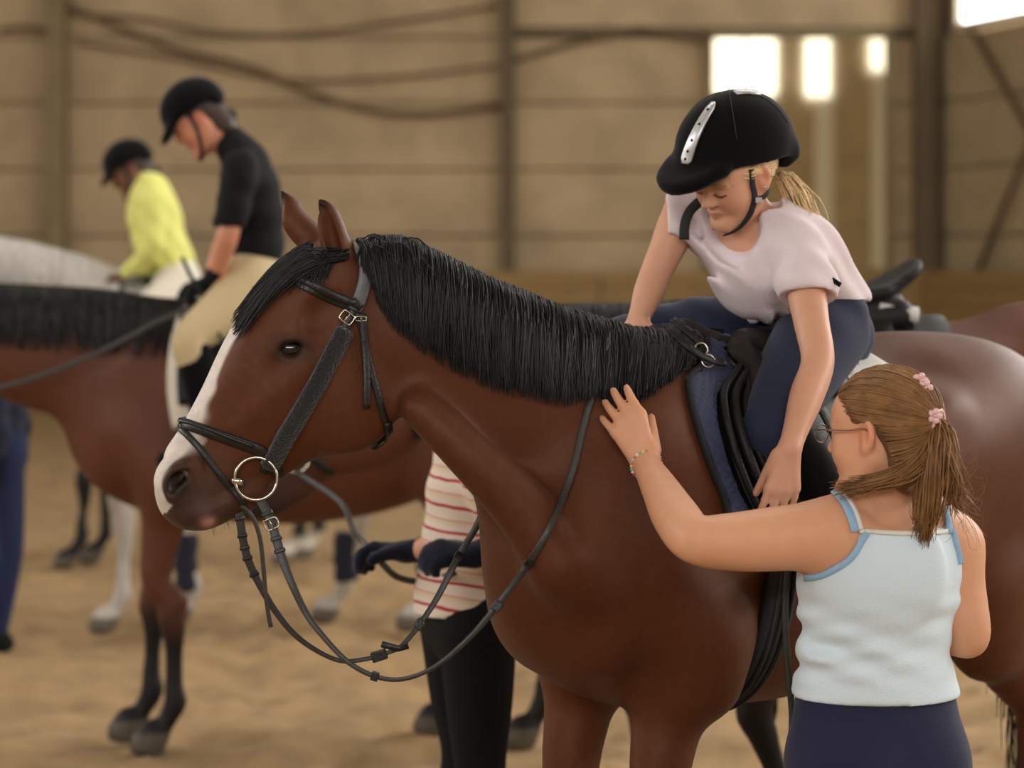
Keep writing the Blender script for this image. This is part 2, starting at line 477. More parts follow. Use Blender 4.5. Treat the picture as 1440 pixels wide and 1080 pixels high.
# slack dusty cables on the back wall
def wp(px, py, off=.2): return P(px, py, BY-off)
cabs = [([(95, 8), (160, 35), (250, 70), (345, 92), (430, 128), (520, 155), (600, 160), (705, 150)], 'dusty cable drooping from the olive post to the thin post', .035),
        ([(0, 42), (40, 38), (70, 46), (85, 62)], 'short dusty cable left of the olive post', .03),
        ([(725, 85), (800, 62), (860, 50), (900, 40), (960, 50), (1000, 58)], 'dusty cable arching over the girl rider towards the mirror', .035),
        ([(105, 20), (200, 26), (300, 45), (420, 48), (560, 30), (700, 8)], 'upper dusty cable sagging between two posts', .022),
        ([(110, 60), (240, 80), (400, 112), (560, 108), (700, 92)], 'faint lower cable on the back wall above black-shirted rider', .02)]
for pts, lab, r in cabs:
    tagit(newmesh('cable', *tube_vf(spline([wp(*p) for p in pts], 6), r), M_cable), lab, 'cable', 'dusty cables on the back wall')

# sand floor with trodden relief
def sand():
    ax = axis(-11.5, 17.5, .5, ((-3.2, 2.4, .045),)); ay = axis(-10, 28.2, .5, ((6.5, 14, .05),))
    X, Y = np.meshgrid(ax, ay, indexing='ij'); Pt = np.stack([X.ravel(), Y.ravel(), 0*X.ravel()], 1)
    z = .05*(vnoise(Pt, 2.2)-.5)+.075*(vnoise(Pt+5, 5.5)-.5)+.045*(vnoise(Pt+9, 12)-.5)
    z -= .03*sstep(.62, .85, vnoise(Pt+17, 4.0))
    Pt[:, 2] = z-.01
    nx, ny = len(ax), len(ay)
    i, j = np.meshgrid(np.arange(nx-1), np.arange(ny-1), indexing='ij'); b = (i*ny+j).ravel()
    F = np.stack([b, b+ny, b+ny+1, b+1], 1)
    m = mat('sand', srgb(150, 122, 84), .95, var=.2, vscale=5, bump=.8, bscale=22)
    kind_s(newmesh('floor', Pt, F, m))
sand()
# ================================================================ HORSES
class Frame:
    """body frame of an animal: u forward, v to its left, z up; origin under the withers"""
    def __init__(s, x, y, ang, sc=1.0, z0=0):
        s.o = np.array([x, y, z0]); s.h = np.array([-math.cos(ang), -math.sin(ang), 0]); s.l = np.array([math.sin(ang), -math.cos(ang), 0]); s.s = sc
    def __call__(s, u, v, z): return s.o+(s.h*u+s.l*v+np.array([0, 0, z]))*s.s
    def inv(s, Pt):
        q = (np.asarray(Pt)-s.o)/s.s
        return np.stack([q@s.h, q@s.l, q[:, 2]], 1)
def ch(F, fr, pts, **k):
    """chain in frame coordinates: (u, v, z, r, w)"""
    out = []
    for p in pts: out.append([*fr(p[0], p[1], p[2]), p[3]*fr.s]+([p[4]] if len(p) > 4 else []))
    k.setdefault('L', fr.l)
    F.chain(out, **k)
def el(F, fr, c, r, **k):
    R = np.array([fr.h, fr.l, [0, 0, 1]])
    if 'tilt' in k:
        t = k.pop('tilt'); c1, s1 = math.cos(t), math.sin(t)
        R = np.array([fr.h*c1+np.array([0, 0, 1])*s1, fr.l, -fr.h*s1+np.array([0, 0, 1])*c1])
    F.ell(fr(*c), np.array(r)*fr.s, R, **k)

def horse_trunk(F, fr, legs=None):
    s = fr.s
    # barrel
    ch(F, fr, [(.16, 0, 1.17, .315, .60), (-.05, 0, 1.175, .345, .70), (-.3, 0, 1.155, .345, .80), (-.55, 0, 1.17, .33, .83), (-.78, 0, 1.21, .315, .84), (-.98, 0, 1.22, .29, .80)], k=.05*s, n=9)
    ch(F, fr, [(.12, 0, 1.45, .06, .9), (0, 0, 1.475, .055, .8), (-.12, 0, 1.455, .06, 1.0), (-.3, 0, 1.42, .07, 1.2)], k=.12*s)  # withers
    # chest and shoulders
    ch(F, fr, [(.18, 0, 1.22, .23, .72), (.235, 0, 1.1, .19, .8), (.16, 0, 1.0, .15, .9)], k=.07*s)
    for q in (1, -1):
        el(F, fr, (.12, q*.13, 1.22), (.15, .095, .27), k=.07*s, tilt=-.35)              # shoulder blade
        ch(F, fr, [(.23, q*.14, 1.12, .10), (.12, q*.16, .98, .11), (.10, q*.145, .9, .10)], k=.06*s)   # upper arm
        el(F, fr, (.31, q*.085, 1.04), (.08, .075, .12), k=.05*s)                          # breast muscle
        # croup, thigh
        el(F, fr, (-.88, q*.11, 1.32), (.30, .15, .20), k=.07*s, tilt=-.12)
        el(F, fr, (-.64, q*.20, 1.39), (.05, .035, .03), k=.06*s)                         # point of hip
        el(F, fr, (-.62, q*.16, 1.30), (.2, .09, .11), k=.09*s)
        el(F, fr, (-.98, q*.14, 1.12), (.24, .115, .30), k=.07*s, tilt=.25)
        el(F, fr, (-1.19, q*.095, 1.17), (.11, .08, .22), k=.06*s)
        ch(F, fr, [(-.86, q*.17, .98, .13, .75), (-.9, q*.16, .88, .12, .7)], k=.06*s)    # stifle
    ch(F, fr, [(-.75, 0, 1.44, .09, 1.4), (-.95, 0, 1.42, .09, 1.3), (-1.15, 0, 1.34, .08, 1.1)], k=.1*s)
    el(F, fr, (-.3, 0, .98), (.5, .2, .17), k=.1*s)                                        # belly
    # forelegs: (u, v) of knee and hoof offsets
    L = dict(FL=(.15, .13, .0, 0), FR=(.15, -.13, .0, 0), HL=(-1.2, .13, 0, 0), HR=(-1.2, -.13, 0, 0))
    if legs: L.update(legs)
    for key in ('FL', 'FR'):
        u, v, du, lift = L[key]; g = math.copysign(1, v)
        ch(F, fr, [(.10, g*.135, 1.0, .105), (.115, v+g*.002, .86, .085, .85), (.14+du*.3, v, .72, .066, .9), (.15+du*.45, v, .6, .052), (u+du*.5, v, .53, .046)], k=.045*s)
        ch(F, fr, [(u+du*.5, v, .53, .048), (u+du*.5+.008, v, .48, .05), (u+du*.55, v, .43, .042), (u+du*.7, v, .33, .031, .9), (u+du*.85, v, .23, .034), (u+du*.92-.005, v, .18, .041), (u+du+.03, v, .11, .034), (u+du+.06, v, .07, .05)], k=.02*s)
        ch(F, fr, [(u+du+.075, v, .07, .055), (u+du+.09, v, .035, .064)], k=.015*s)
    for key in ('HL', 'HR'):
        u, v, du, lift = L[key]; g = math.copysign(1, v)
        ch(F, fr, [(-.95, g*.14, 1.0, .15, .7), (-1.02+du*.2, v, .84, .115, .7), (-1.13+du*.4, v, .69, .07, .75), (u-.02+du*.5, v, .58, .055, .8)], k=.05*s)
        ch(F, fr, [(u-.045+du*.5, v, .585, .05, .8), (u-.01+du*.5, v, .53, .052, .85), (u+du*.6, v, .44, .041), (u+.01+du*.75, v, .32, .033), (u+.02+du*.9, v, .22, .037), (u+.02+du*.95, v, .18, .043), (u+.06+du, v, .11, .036), (u+.09+du, v, .07, .052)], k=.02*s)
        ch(F, fr, [(u+.10+du, v, .07, .056), (u+.115+du, v, .035, .064)], k=.015*s)
    F.plane((0, 0, 0.0), (0, 0, -1))

def horse_color(fr, Vt, coat, point, leg=.62, white_feet=(), dark=None):
    """coat with dark lower legs (points)"""
    q = fr.inv(Vt); z = q[:, 2]
    c = np.tile(np.array(coat), (len(Vt), 1))
    n = vnoise(Vt, 9)*.6+vnoise(Vt, 30)*.4
    c = c*(1+.16*(n-.5))[:, None]
    t = 1-sstep(leg-.14, leg+.05, z+.06*(n-.5))
    c = mixc(c, point, t)
    for (f, zz) in white_feet:
        c = mixc(c, srgb(205, 195, 180), (1-sstep(zz-.02, zz+.02, z))*f(q))
    hoof = 1-sstep(.075, .085, z)
    c = mixc(c, srgb(88, 78, 66), hoof*.9)
    return c
M_coat = mat('horse_coat', None, .50, var=.10, vscale=60, bump=.12, bscale=420, vcol=True, spec=.34, sheen=.03)
M_coat.node_tree.nodes['Principled BSDF'].inputs['Specular Tint'].default_value = (1, .72, .55, 1)
M_coatw = mat('horse_coat_far', None, .6, vcol=True, spec=.3)
M_mane = mat('mane_hair', srgb(24, 23, 23), .5, var=.35, vscale=90, spec=.35)
M_leather = mat('black_leather', srgb(22, 21, 21), .4, var=.15, vscale=60, bump=.15, bscale=160, spec=.5)
M_metal = mat('bit_steel', srgb(205, 200, 190), .2, metal=1)

# ---------------------------------------------------------------- the bay horse in front
HF = Frame(.328, 4.95, math.radians(45))
YP = 4.60                                   # distance of the poll; the muzzle comes slightly nearer
HT = .16
def hyd(px): return YP+(px-520)/745.0*HT
def hp(px, py, lat=0.0):
    """point of the head by its place in profile; lat metres towards the viewer side"""
    Y = hyd(px); p = P(px, py, Y)
    return p+np.array([HT, -1, 0])/math.hypot(1, HT)*lat
HL_ = nrm((HT, -1, 0)); PXM = 1/740.0
def hchain(F, pts, k=.02, n=4, op='add', L=None):
    """rows: px py r_px w [lat_m]"""
    F.chain([[*hp(p[0], p[1], p[4] if len(p) > 4 else 0), p[2]*PXM, p[3]] for p in pts], k=k, n=n, L=HL_ if L is None else L, op=op)
HAX = nrm(hp(265, 690)-hp(500, 390)); HUP = nrm(np.cross(HL_, HAX))      # along the face, and square to it
if HUP[2] < 0: HUP = -HUP
def hell(F, px, py, lat, ra, rl, ru, rot=0, **k):
    """ellipsoid of the head: radii along the face, sideways, square to the face, in px"""
    c, s = math.cos(rot), math.sin(rot)
    R = np.array([HAX*c+HUP*s, HL_, -HAX*s+HUP*c])
    F.ell(hp(px, py, lat), np.array([ra, rl, ru])*PXM, R, **k)

def main_horse():
    ax = axis(-.74, 1.75, .012, ((-.74, -.2, .0042),))
    ay = axis(4.3, 6.35, .013, ((4.42, 4.75, .0048),))
    az = axis(-.02, 1.90, .013, ((1.15, 1.9, .0048),))
    F = Field(ax, ay, az)
    horse_trunk(F, HF, legs=dict(FL=(.19, .10, .03, 0), FR=(.20, -.14, .03, 0), HL=(-1.12, .13, -.02, 0), HR=(-1.1, -.13, .12, 0)))
    # ---- neck: rows px py half-height(px) lateral ratio, depth
    def nk(px, py, r, w, Y): return [*P(px, py, Y), r/3400*Y, w]
    F.chain([nk(538, 432, 84, .62, 4.60), nk(590, 470, 97, .55, 4.60), nk(640, 506, 105, .52, 4.62), nk(705, 552, 124, .52, 4.66), nk(775, 600, 146, .55, 4.72), nk(840, 640, 175, .62, 4.80)], k=.05, L=nrm((.35, -.93, 0)), n=5)
    F.chain([nk(560, 372, 20, 1, 4.60), nk(640, 412, 22, 1, 4.63), nk(720, 446, 22, 1, 4.68), nk(800, 478, 24, 1, 4.76), nk(870, 506, 28, 1, 4.85), nk(935, 522, 34, 1, 4.94)], k=.09, n=4)
    F.chain([nk(810, 700, 108, .8, 4.76), nk(778, 785, 80, .9, 4.74), nk(768, 840, 60, 1, 4.76)], k=.08, L=nrm((.5, -.8, 0)))
    # muscles of the neck: jugular groove under, shoulder edge
    F.chain([nk(590, 575, 26, 1, 4.52), nk(660, 640, 34, 1, 4.52), nk(735, 715, 42, 1, 4.54), nk(780, 790, 40, 1, 4.54)], k=.05)
    F.chain([nk(880, 610, 50, 1, 4.72), nk(845, 700, 55, 1, 4.64), nk(812, 800, 60, 1, 4.60)], k=.06)
    # ---- head
    hchain(F, [(482, 425, 74, .78), (440, 505, 104, .66), (412, 540, 104, .64), (370, 590, 84, .60), (330, 636, 66, .62), (298, 668, 57, .68), (276, 690, 52, .80)], k=.02, n=5)
    hchain(F, [(476, 388, 44, 1.25), (440, 402, 46, 1.25), (400, 436, 46, 1.3), (364, 480, 34, 1.35), (322, 545, 24, 1.35), (285, 600, 20, 1.3), (258, 640, 20, 1.3)], k=.05, n=4)   # forehead and nasal bone
    hell(F, 478, 556, .0, 84, 60, 84, k=.03)                      # jaw plates
    for g in (1, -1):
        hell(F, 476, 560, g*.052, 68, 17, 72, k=.035)
        hell(F, 410, 474, g*.070, 40, 16, 20, k=.03, rot=.1)       # brow
        hchain(F, [(420, 515, 14, 1, g*.074), (370, 560, 11, 1, g*.060), (338, 596, 8, 1, g*.047)], k=.03)  # facial crest
        hell(F, 446, 440, g*.094, 24, 10, 14, k=.03, op='sub')     # temple hollow
        hell(F, 404, 488, g*.090, 20, 12, 11, k=.012, op='sub')    # socket
        hell(F, 403, 488, g*.066, 17, 17, 14, k=.006)              # eyeball bed
        hchain(F, [(382, 490, 4, 1, g*.086), (392, 478, 4.5, 1, g*.092), (406, 474, 5, 1, g*.094), (420, 478, 4.5, 1, g*.090), (427, 488, 4, 1, g*.083)], k=.008)
        hchain(F, [(382, 492, 3.5, 1, g*.085), (394, 501, 4, 1, g*.088), (410, 502, 4, 1, g*.088), (427, 490, 3.5, 1, g*.083)], k=.008)
        # nostril
        hell(F, 250, 672, g*.038, 34, 18, 30, k=.02, rot=.15)
        hell(F, 262, 655, g*.040, 26, 12, 14, k=.02)
        hchain(F, [(240, 694, 6, 1, g*.062), (234, 676, 6, 1, g*.064), (244, 657, 6.5, 1, g*.066), (258, 652, 6, 1, g*.064)], k=.012)
        F.chain([[*hp(241, 684, g*.064), .0095], [*hp(246, 672, g*.062), .013], [*hp(256, 664, g*.058), .011]], k=.008, op='sub')
        F.chain([[*hp(252, 676, g*.05), .012], [*hp(270, 664, g*.03), .008]], k=.006, op='sub')
        # cheek line above mouth and corner
        hchain(F, [(300, 714, 4, 1, g*.050), (322, 704, 4.5, 1, g*.050), (338, 690, 4, 1, g*.047)], k=.008, op='sub')
    hchain(F, [(252, 690, 28, 1.3), (256, 708, 24, 1.45), (275, 716, 22, 1.5)], k=.03)          # upper lip
    hchain(F, [(262, 722, 12, 2.1), (290, 716, 10, 3.1), (320, 702, 8, 4.0)], k=.02)
    hchain(F, [(352, 690, 26, 1.3), (322, 710, 19, 1.7), (302, 722, 15, 2.2), (290, 728, 10, 2.6)], k=.02)      # lower jaw and lip
    hchain(F, [(288, 729, 3.2, 8), (304, 717, 3.0, 9), (320, 706, 2.6, 9)], k=.006, op='sub')   # mouth line
    # jaw underside hollow
    hchain(F, [(445, 678, 20, 1.0), (410, 690, 18, 1.0), (372, 700, 12, .9)], k=.02, op='sub')
    # ears
    for g, bx, by, tx, ty, mx, my, latb, latt in ((1, 470, 372, 446, 282, 458, 322, .055, .060), (-1, 440, 352, 398, 268, 414, 312, -.045, -.060)):
        yl = nrm((.65, -.75, 0)) if g == 1 else nrm((-.75, .66, 0))
        F.chain([[*hp(bx+10, by+16, latb*.8), 22*PXM, 1], [*hp(bx+4, by-10, latb), 23*PXM, .8], [*hp(mx+4, my, (latb+latt)/2), 22*PXM, .6], [*hp(mx-1, my-22, latt), 15*PXM, .55], [*hp(tx, ty, latt), 3.2*PXM, .8]], k=.02, L=yl, n=4)
        cx = -7 if g == 1 else -4
        F.chain([[*(hp(bx-1+cx, by-12, latb)+yl*.018), 9*PXM, 1], [*(hp(mx+cx, my, (latb+latt)/2)+yl*.016), 11*PXM, .8], [*(hp(mx-6+cx/2, my-20, latt)+yl*.012), 7*PXM, .7], [*(hp(tx-1, ty+8, latt)+yl*.006), 2*PXM, .7]], k=.008, L=yl, op='sub')
    # gentle skin folds and veins
    V, Fc = F.mesh(smooth=2)
    return V, Fc
HV, HFc = main_horse()
print('main horse', len(HV))
def head_uv(Vt):
    """pixel place in the head profile and lateral offset (m) of points"""
    d = Vt[:, 1]; lat0 = np.zeros(len(Vt))
    base = hp(520, 390); q = Vt-base
    lat = q@HL_
    pr = Vt-lat[:, None]*HL_
    px = HX+pr[:, 0]/pr[:, 1]*FPX; py = HY+(CZ-pr[:, 2])/pr[:, 1]*FPX
    return px, py, lat
def color_main():
    c = horse_color(HF, HV, srgb(82, 44, 26), srgb(22, 17, 15), leg=.58)
    px, py, lat = head_uv(HV)
    head = (HV[:, 0] < .0) & (HV[:, 1] < 4.85) & (HV[:, 2] > 1.1)
    n = vnoise(HV, 40)
    # muzzle darkens, warm jaw, dark round the eyes, white blaze
    ax_t = ((px-500)*(-.617)+(py-390)*.787)           # distance down the face in px
    mz = sstep(285, 400, ax_t+18*(n-.5))*head
    c = mixc(c, srgb(62, 48, 44), mz*.92)
    eye = np.exp(-(((px-403)/27)**2+((py-488)/19)**2))*head
    c = mixc(c, srgb(30, 20, 16), np.clip(eye*1.3, 0, 1))
    # blaze: band about the middle line of the face, on its upper side
    fx = (px-500)*.787+(py-390)*.617                   # square to the face, grows towards the jaw
    up = sstep(20, -40, fx+60) if False else 1
    front = np.interp(ax_t, [0, 90, 175, 250, 300, 340, 380], [-30, -92, -96, -92, -90, -84, -70])
    depth = fx-front
    hw = np.interp(ax_t, [60, 95, 150, 220, 300, 345, 385], [.004, .030, .036, .034, .038, .046, .050])
    b = sstep(hw+.005, hw-.005, np.abs(lat-.010)+.006*(n-.5))*sstep(58, 88, ax_t)*(depth < 62)*head
    b *= (1-.0*ax_t)
    c = mixc(c, srgb(215, 205, 196), np.clip(b, 0, 1)*.97)
    snip = np.exp(-(((px-292)/10)**2+((py-732)/9)**2))*head
    c = mixc(c, srgb(172, 128, 116), np.clip(snip*1.3, 0, 1))
    nos = np.exp(-(((px-250)/14)**2+((py-674)/18)**2))*(np.abs(lat) > .03)*head
    c = mixc(c, srgb(24, 16, 15), np.clip(nos*1.9, 0, 1))
    # dark tips and rims of the ears
    tip = np.maximum(np.exp(-(((px-446)/11)**2+((py-284)/15)**2)), np.exp(-(((px-398)/9)**2+((py-268)/13)**2)))*head
    c = mixc(c, srgb(18, 14, 12), np.clip(tip*1.3, 0, 1))
    return c
horse = empty('horse', HF(0, 0, 0), 'bay horse with white blaze and black mane standing in front, carrying the leaning girl', 'horse')
hb = newmesh('body', HV, HFc, M_coat, horse, col=color_main())
HB = bvh_of(HV, HFc)
def rayc(px, py, back=False, d=(0, 0, 0)):
    """first skin point behind a photograph pixel"""
    o = Vector((0, 0, CZ)); dr = Vector(P(px, py, 1.0)-np.array([0, 0, CZ])).normalized()
    h = HB.ray_cast(o+dr*3.5, dr, 8)
    return (None, None) if h[0] is None else (np.array(h[0]), np.array(h[1]))
# ---------------------------------------------------------------- eyes of the bay horse
M_eye = mat('horse_eye', srgb(14, 9, 8), .06, spec=.8)
def ico(c, r, sub=3, R=None):
    bm = bmesh.new(); bmesh.ops.create_icosphere(bm, subdivisions=sub, radius=1)
    v = np.array([x.co[:] for x in bm.verts]); f = [[q.index for q in x.verts] for x in bm.faces]; bm.free()
    v = v*np.array(r)
    if R is not None: v = v@np.array(R)
    return v+np.array(c), f
for g in (1, -1):
    newmesh('eye', *ico(hp(404, 488, g*.0725), (.0265, .0205, .0180)), M_eye, horse)

# ---------------------------------------------------------------- mane, forelock, tail
rg = np.random.RandomState(11)
def skin_top(x):
    lo, hi = 250.0, 640.0
    while hi-lo > .6:
        m_ = (lo+hi)/2
        if rayc(x, m_)[0] is None: lo = m_
        else: hi = m_
    return hi
cx_ = [498, 540, 575, 640, 700, 780, 850, 900, 940, 975]; cy_ = [352, 342, 352, 388, 412, 437, 462, 476, 484, 492]
TX = list(range(495, 1001, 9)); TY = [skin_top(x) for x in TX]
bx_ = [500, 520, 549, 595, 636, 695, 733, 786, 827, 897, 952, 990]; by_ = [372, 405, 456, 490, 516, 545, 553, 566, 562, 570, 532, 500]
def over(px, py, off):
    h, n = rayc(px, py)
    if h is None:
        p = None
        for dy in (6, 12, 18, 26, 36, 50, 70):
            h, n = rayc(px, py+dy)
            if h is not None: break
        if h is None: return P(px, py, 4.7)
        Yh = h[1]
        return P(px, py, Yh-off*.3)
    return h+n*off
S = []
NM = 4600
for i in range(NM):
    x = 500+490*rg.rand()**.95; yc = np.interp(x, TX, TY)+1; k = 8
    clump = math.sin(x*.21)*7+math.sin(x*.53+1)*5
    dx = clump+rg.normal()*6+np.interp(x, [500, 600, 760, 900, 970], [16, 2, 2, 4, -6])
    yb = np.interp(x+dx, bx_, by_)
    ln = rg.choice([rg.uniform(.45, .9), rg.uniform(.8, 1.0), rg.uniform(.9, 1.06)], p=[.3, .35, .35])
    ye = yc+(yb-yc)*ln
    lay = rg.uniform(.004, .022)
    root = over(x, yc+rg.uniform(0, 8), 0)
    back = rg.rand() < .25
    pts = []
    for j in range(k):
        t = j/(k-1)
        px = x+dx*t**1.6+math.sin(t*5+i*.7)*1.2*t; py = yc+(ye-yc)*(t**1.15)
        if j == 0: p = root+np.array([.0, .012+.03*rg.rand(), .004+.004*rg.rand()])
        elif j == 1: p = over(px, yc-3-rg.rand()*7, .01)+np.array([0, .01*rg.rand(), 0])
        else: p = over(px, py, lay*(1-.35*t)+.002)
        pts.append(p)
    S.append(pts)
S = np.array(S); S[:, 1:-1] = (S[:, :-2]+S[:, 2:]+2*S[:, 1:-1])/4
# a few arching locks on the poll
S2 = []
for i in range(260):
    x = rg.uniform(500, 560); w_ = rg.uniform(30, 75); h_ = rg.uniform(4, 22); z0 = 352; Y0 = 4.60+rg.normal()*.018
    ye = np.interp(x+w_, cx_, cy_)+rg.uniform(5, 30)
    S2.append([P(x+w_*t, z0+(ye-z0)*t**2.2-h_*math.sin(math.pi*min(1, t*1.15))**.8*1.1, Y0-.05*t*t) for t in np.linspace(0, 1, 8)])
S2 = np.array(S2)
m1, f1 = strands_vf(S, rg.uniform(.0018, .0048, len(S))); m2, f2 = strands_vf(S2, .0028)
mane = newmesh('mane', np.vstack([m1, m2]), np.vstack([f1, f2+len(m1)]), M_mane, horse)
S = []
for i in range(900):
    a = rg.rand(); x0 = 436+a*52; y0 = 352+rg.rand()*16; 
    x1 = rg.choice([rg.uniform(332, 362), rg.uniform(362, 400), rg.uniform(395, 462)], p=[.42, .28, .3])
    y1 = np.interp(x1, [332, 350, 366, 390, 420, 460], [458, 440, 412, 402, 394, 388])+rg.normal()*8
    if x1 < 360 and rg.rand() < .25: y1 += 18
    lay = rg.uniform(.003, .018); pts = []
    for t in np.linspace(0, 1, 8):
        px = x0+(x1-x0)*t; py = y0+(y1-y0)*t**1.35+6*math.sin(t*3.1)*-1
        q = hp(px, py, .035); h = HB.find_nearest(Vector(q)); h2 = rayc(px, py)
        if h2[0] is not None: p = h2[0]+h2[1]*(lay*(1-.4*t)+.003)
        else: p = np.array(h[0])+np.array(h[1])*(lay*(1-.3*t)+.004)
        pts.append(p)
    pts = np.array(pts); pts[1:-1] = (pts[:-2]+pts[2:]+2*pts[1:-1])/4; S.append(pts)
newmesh('forelock', *strands_vf(np.array(S), rg.uniform(.002, .0042, len(S))), M_mane, horse)
def tail_strands(fr, n=420, length=.95, sway=0.0, top=(-1.27, 0, 1.34), seed=3):
    r2 = np.random.RandomState(seed); S = []
    for i in range(n):
        a = r2.normal(size=2)*.013; L_ = length*r2.uniform(.7, 1.05); pts = []
        for t in np.linspace(0, 1, 9):
            u = top[0]-.07*math.sin(min(1, t*2.2)*math.pi*.75)+a[0]*(1+2.2*t); v = top[1]+sway*t+a[1]*(1+2.4*t)+.012*math.sin(6*t+i)
            pts.append(fr(u, v, top[2]+.03*math.sin(min(1, t*6)*math.pi)-L_*t))
        S.append(pts)
    return np.array(S)
newmesh('tail', *strands_vf(tail_strands(HF, 300, sway=.02), .006), M_mane, horse)
# whiskers of the chin
S = []
for i in range(22):
    px = rg.uniform(285, 335); py = 715+rg.uniform(0, 14); 
    q = HB.find_nearest(Vector(hp(px, py+8, rg.uniform(-.02, .035)))); p = np.array(q[0]); n = np.array(q[1])
    S.append([p+(n*.6+np.array([0, 0, -.5]))*t*rg.uniform(.008, .018) for t in (0, .35, .7, 1)])
newmesh('whiskers', *strands_vf(np.array(S), .0007), M_mane, horse)['kind'] = 'stuff'

# ---------------------------------------------------------------- bridle of the bay horse
bridle = empty('bridle', hp(360, 673, .05), 'black leather bridle with fleece cheek pad on the bay horse in front', 'bridle')
def snaph(px, py, off=.004, lat=.05):
    h, n = rayc(px, py)
    if h is None:
        q = HB.find_nearest(Vector(hp(px, py, lat*.4))); h, n = np.array(q[0]), np.array(q[1])
    return h+n*off, n
def mirror(p, n):
    b = hp(520, 390); l = np.dot(p-b, HL_); return p-2*l*HL_, n-2*np.dot(n, HL_)*HL_
def snap_path(pts, off=.004, n=6, mir=False):
    A = spline(pts, n) if len(pts) > 2 else spline(pts, n)
    R = [snaph(a[0], a[1], off) for a in A]
    if mir: R = [mirror(*r) for r in R]
    return np.array([r[0] for r in R]), np.array([r[1] for r in R])
def smooth_path(p, it=2):
    p = p.copy()
    for _ in range(it): p[1:-1] = (p[:-2]+2*p[1:-1]+p[2:])/4
    return p
def hug(name, pts, width, thick=.004, off=.004, parent=None, sides=(False, True), m=None, n=6):
    for mi in sides:
        p, nn = snap_path(pts, off, n, mi); p = smooth_path(p); nn = np.array([nrm(x) for x in smooth_path(nn)])
        newmesh(name, *strap_vf(p, nn, width, thick), m or M_leather, parent or bridle)
def loop(name, pts, width, thick=.004, off=.004, parent=None, n=5, closed=False):
    """down the near side and back up the far side"""
    p, nn = snap_path(pts, off, n); q = [mirror(a, b) for a, b in zip(p[::-1], nn[::-1])]
    P_ = np.vstack([p, np.array([a for a, _ in q])]); N_ = np.vstack([nn, np.array([b for _, b in q])])
    if closed:
        for _ in range(2): P_ = (np.roll(P_, 1, 0)+2*P_+np.roll(P_, -1, 0))/4; N_ = (np.roll(N_, 1, 0)+2*N_+np.roll(N_, -1, 0))/4
    else: P_ = smooth_path(P_); N_ = smooth_path(N_)
    N_ = np.array([nrm(x) for x in N_])
    return newmesh(name, *strap_vf(P_, N_, width, thick, closed), M_leather, parent or bridle)
M_leather2 = mat('grey_shine_leather', srgb(92, 94, 98), .42, var=.15, vscale=50, bump=.1, bscale=120)  # grey is the shine on the headpiece leather, painted as base colour
M_fleece = mat('black_fleece', srgb(30, 29, 30), .95, var=.3, vscale=200, bump=.9, bscale=260, sheen=.35)
p, nn = snap_path([(498, 436), (508, 410), (513, 384), (508, 362), (500, 348)], .007, 5)
top = (p[-1]+mirror(p[-1], nn[-1])[0])/2+np.array([0, 0, .012])
q = [mirror(a, b) for a, b in zip(p[::-1], nn[::-1])]
PP = np.vstack([p, [top], [a for a, _ in q]]); NN = np.vstack([nn, [[0, 0, 1]], [b for _, b in q]])
newmesh('headpiece', *strap_vf(smooth_path(PP, 3), NN, .026, .006), M_leather2, bridle)['label'] = 'headpiece with grey shine put into its colour'
loop('browband', [(502, 428), (482, 420), (462, 411), (440, 401), (420, 392), (402, 386), (388, 384)], .016, .007, .008)
loop('browband_padding', [(500, 431), (482, 424), (462, 415), (440, 405), (420, 396), (402, 390), (390, 388)], .024, .003, .004)
hug('cheekpiece', [(498, 436), (490, 452), (478, 475), (450, 535), (410, 600), (384, 640), (370, 662)], .017, .005, .006)
for mi in (False, True):
    p, nn = snap_path([(485, 463), (470, 492), (448, 535), (425, 575), (402, 612), (386, 640), (375, 656)], .009, 8, mi)
    p = smooth_path(p); wd = np.full(len(p), .036); wd[0] = wd[-1] = .026
    newmesh('cheek_pad', *strap_vf(p, nn, wd, .016), M_fleece, bridle)['label'] = 'fuzzy black fleece pad on the cheek strap'
loop('noseband', [(247, 595), (262, 597), (285, 604), (320, 616), (345, 625), (368, 634), (385, 652), (393, 672)], .021, .006, .006, closed=True)
loop('noseband_rib', [(250, 591), (285, 600), (320, 612), (345, 621), (362, 628)], .007, .006, .011)
loop('flash_strap', [(250, 600), (265, 612), (285, 637), (305, 662), (322, 684), (336, 700), (344, 714)], .0125, .004, .007, closed=True)
hug('throatlatch', [(503, 440), (508, 462), (516, 500), (526, 540), (537, 580), (545, 603)], .0125, .004, .007, sides=(False,))
loop('throatlatch_end', [(543, 592), (543, 606), (538, 620), (526, 630)], .016, .006, .009)
hug('throatlatch_far', [(503, 440), (516, 500), (537, 580), (545, 603)], .0125, .004, .007, sides=(True,))
p, nn = snap_path([(508, 440), (511, 480), (513, 530), (513, 573)], .012, 6)
newmesh('strap_end', *strap_vf(p, nn, .0135, .004), M_leather, bridle)
hug('keeper', [(494, 421), (506, 433)], .014, .006, .012, sides=(False, True), n=3)
def ring(name, c, r, t, n1, parent, m=M_metal, sx=1.0, arc=(0, 2*math.pi), up=None):
    n1 = nrm(n1); a = nrm(np.cross(n1, (0, 0, 1) if up is None else up)); b = np.cross(n1, a)
    th = np.linspace(arc[0], arc[1], 29)
    full = abs(arc[1]-arc[0]-2*math.pi) < 1e-3
    if full: th = th[:-1]
    pts = [c+a*math.cos(x)*r*sx+b*math.sin(x)*r for x in th]
    return newmesh(name, *tube_vf(pts, t, 8, full), m, parent)
bc, bn = snaph(360, 673, .012)
bit = newmesh('bit', *tube_vf([bc+np.array([-.033, 0, -.005]), mirror(bc+np.array([-.033, 0, -.005]), bn)[0]], .008, 10), M_metal, bridle)
ringc = P(360, 673, bc[1]-.014)
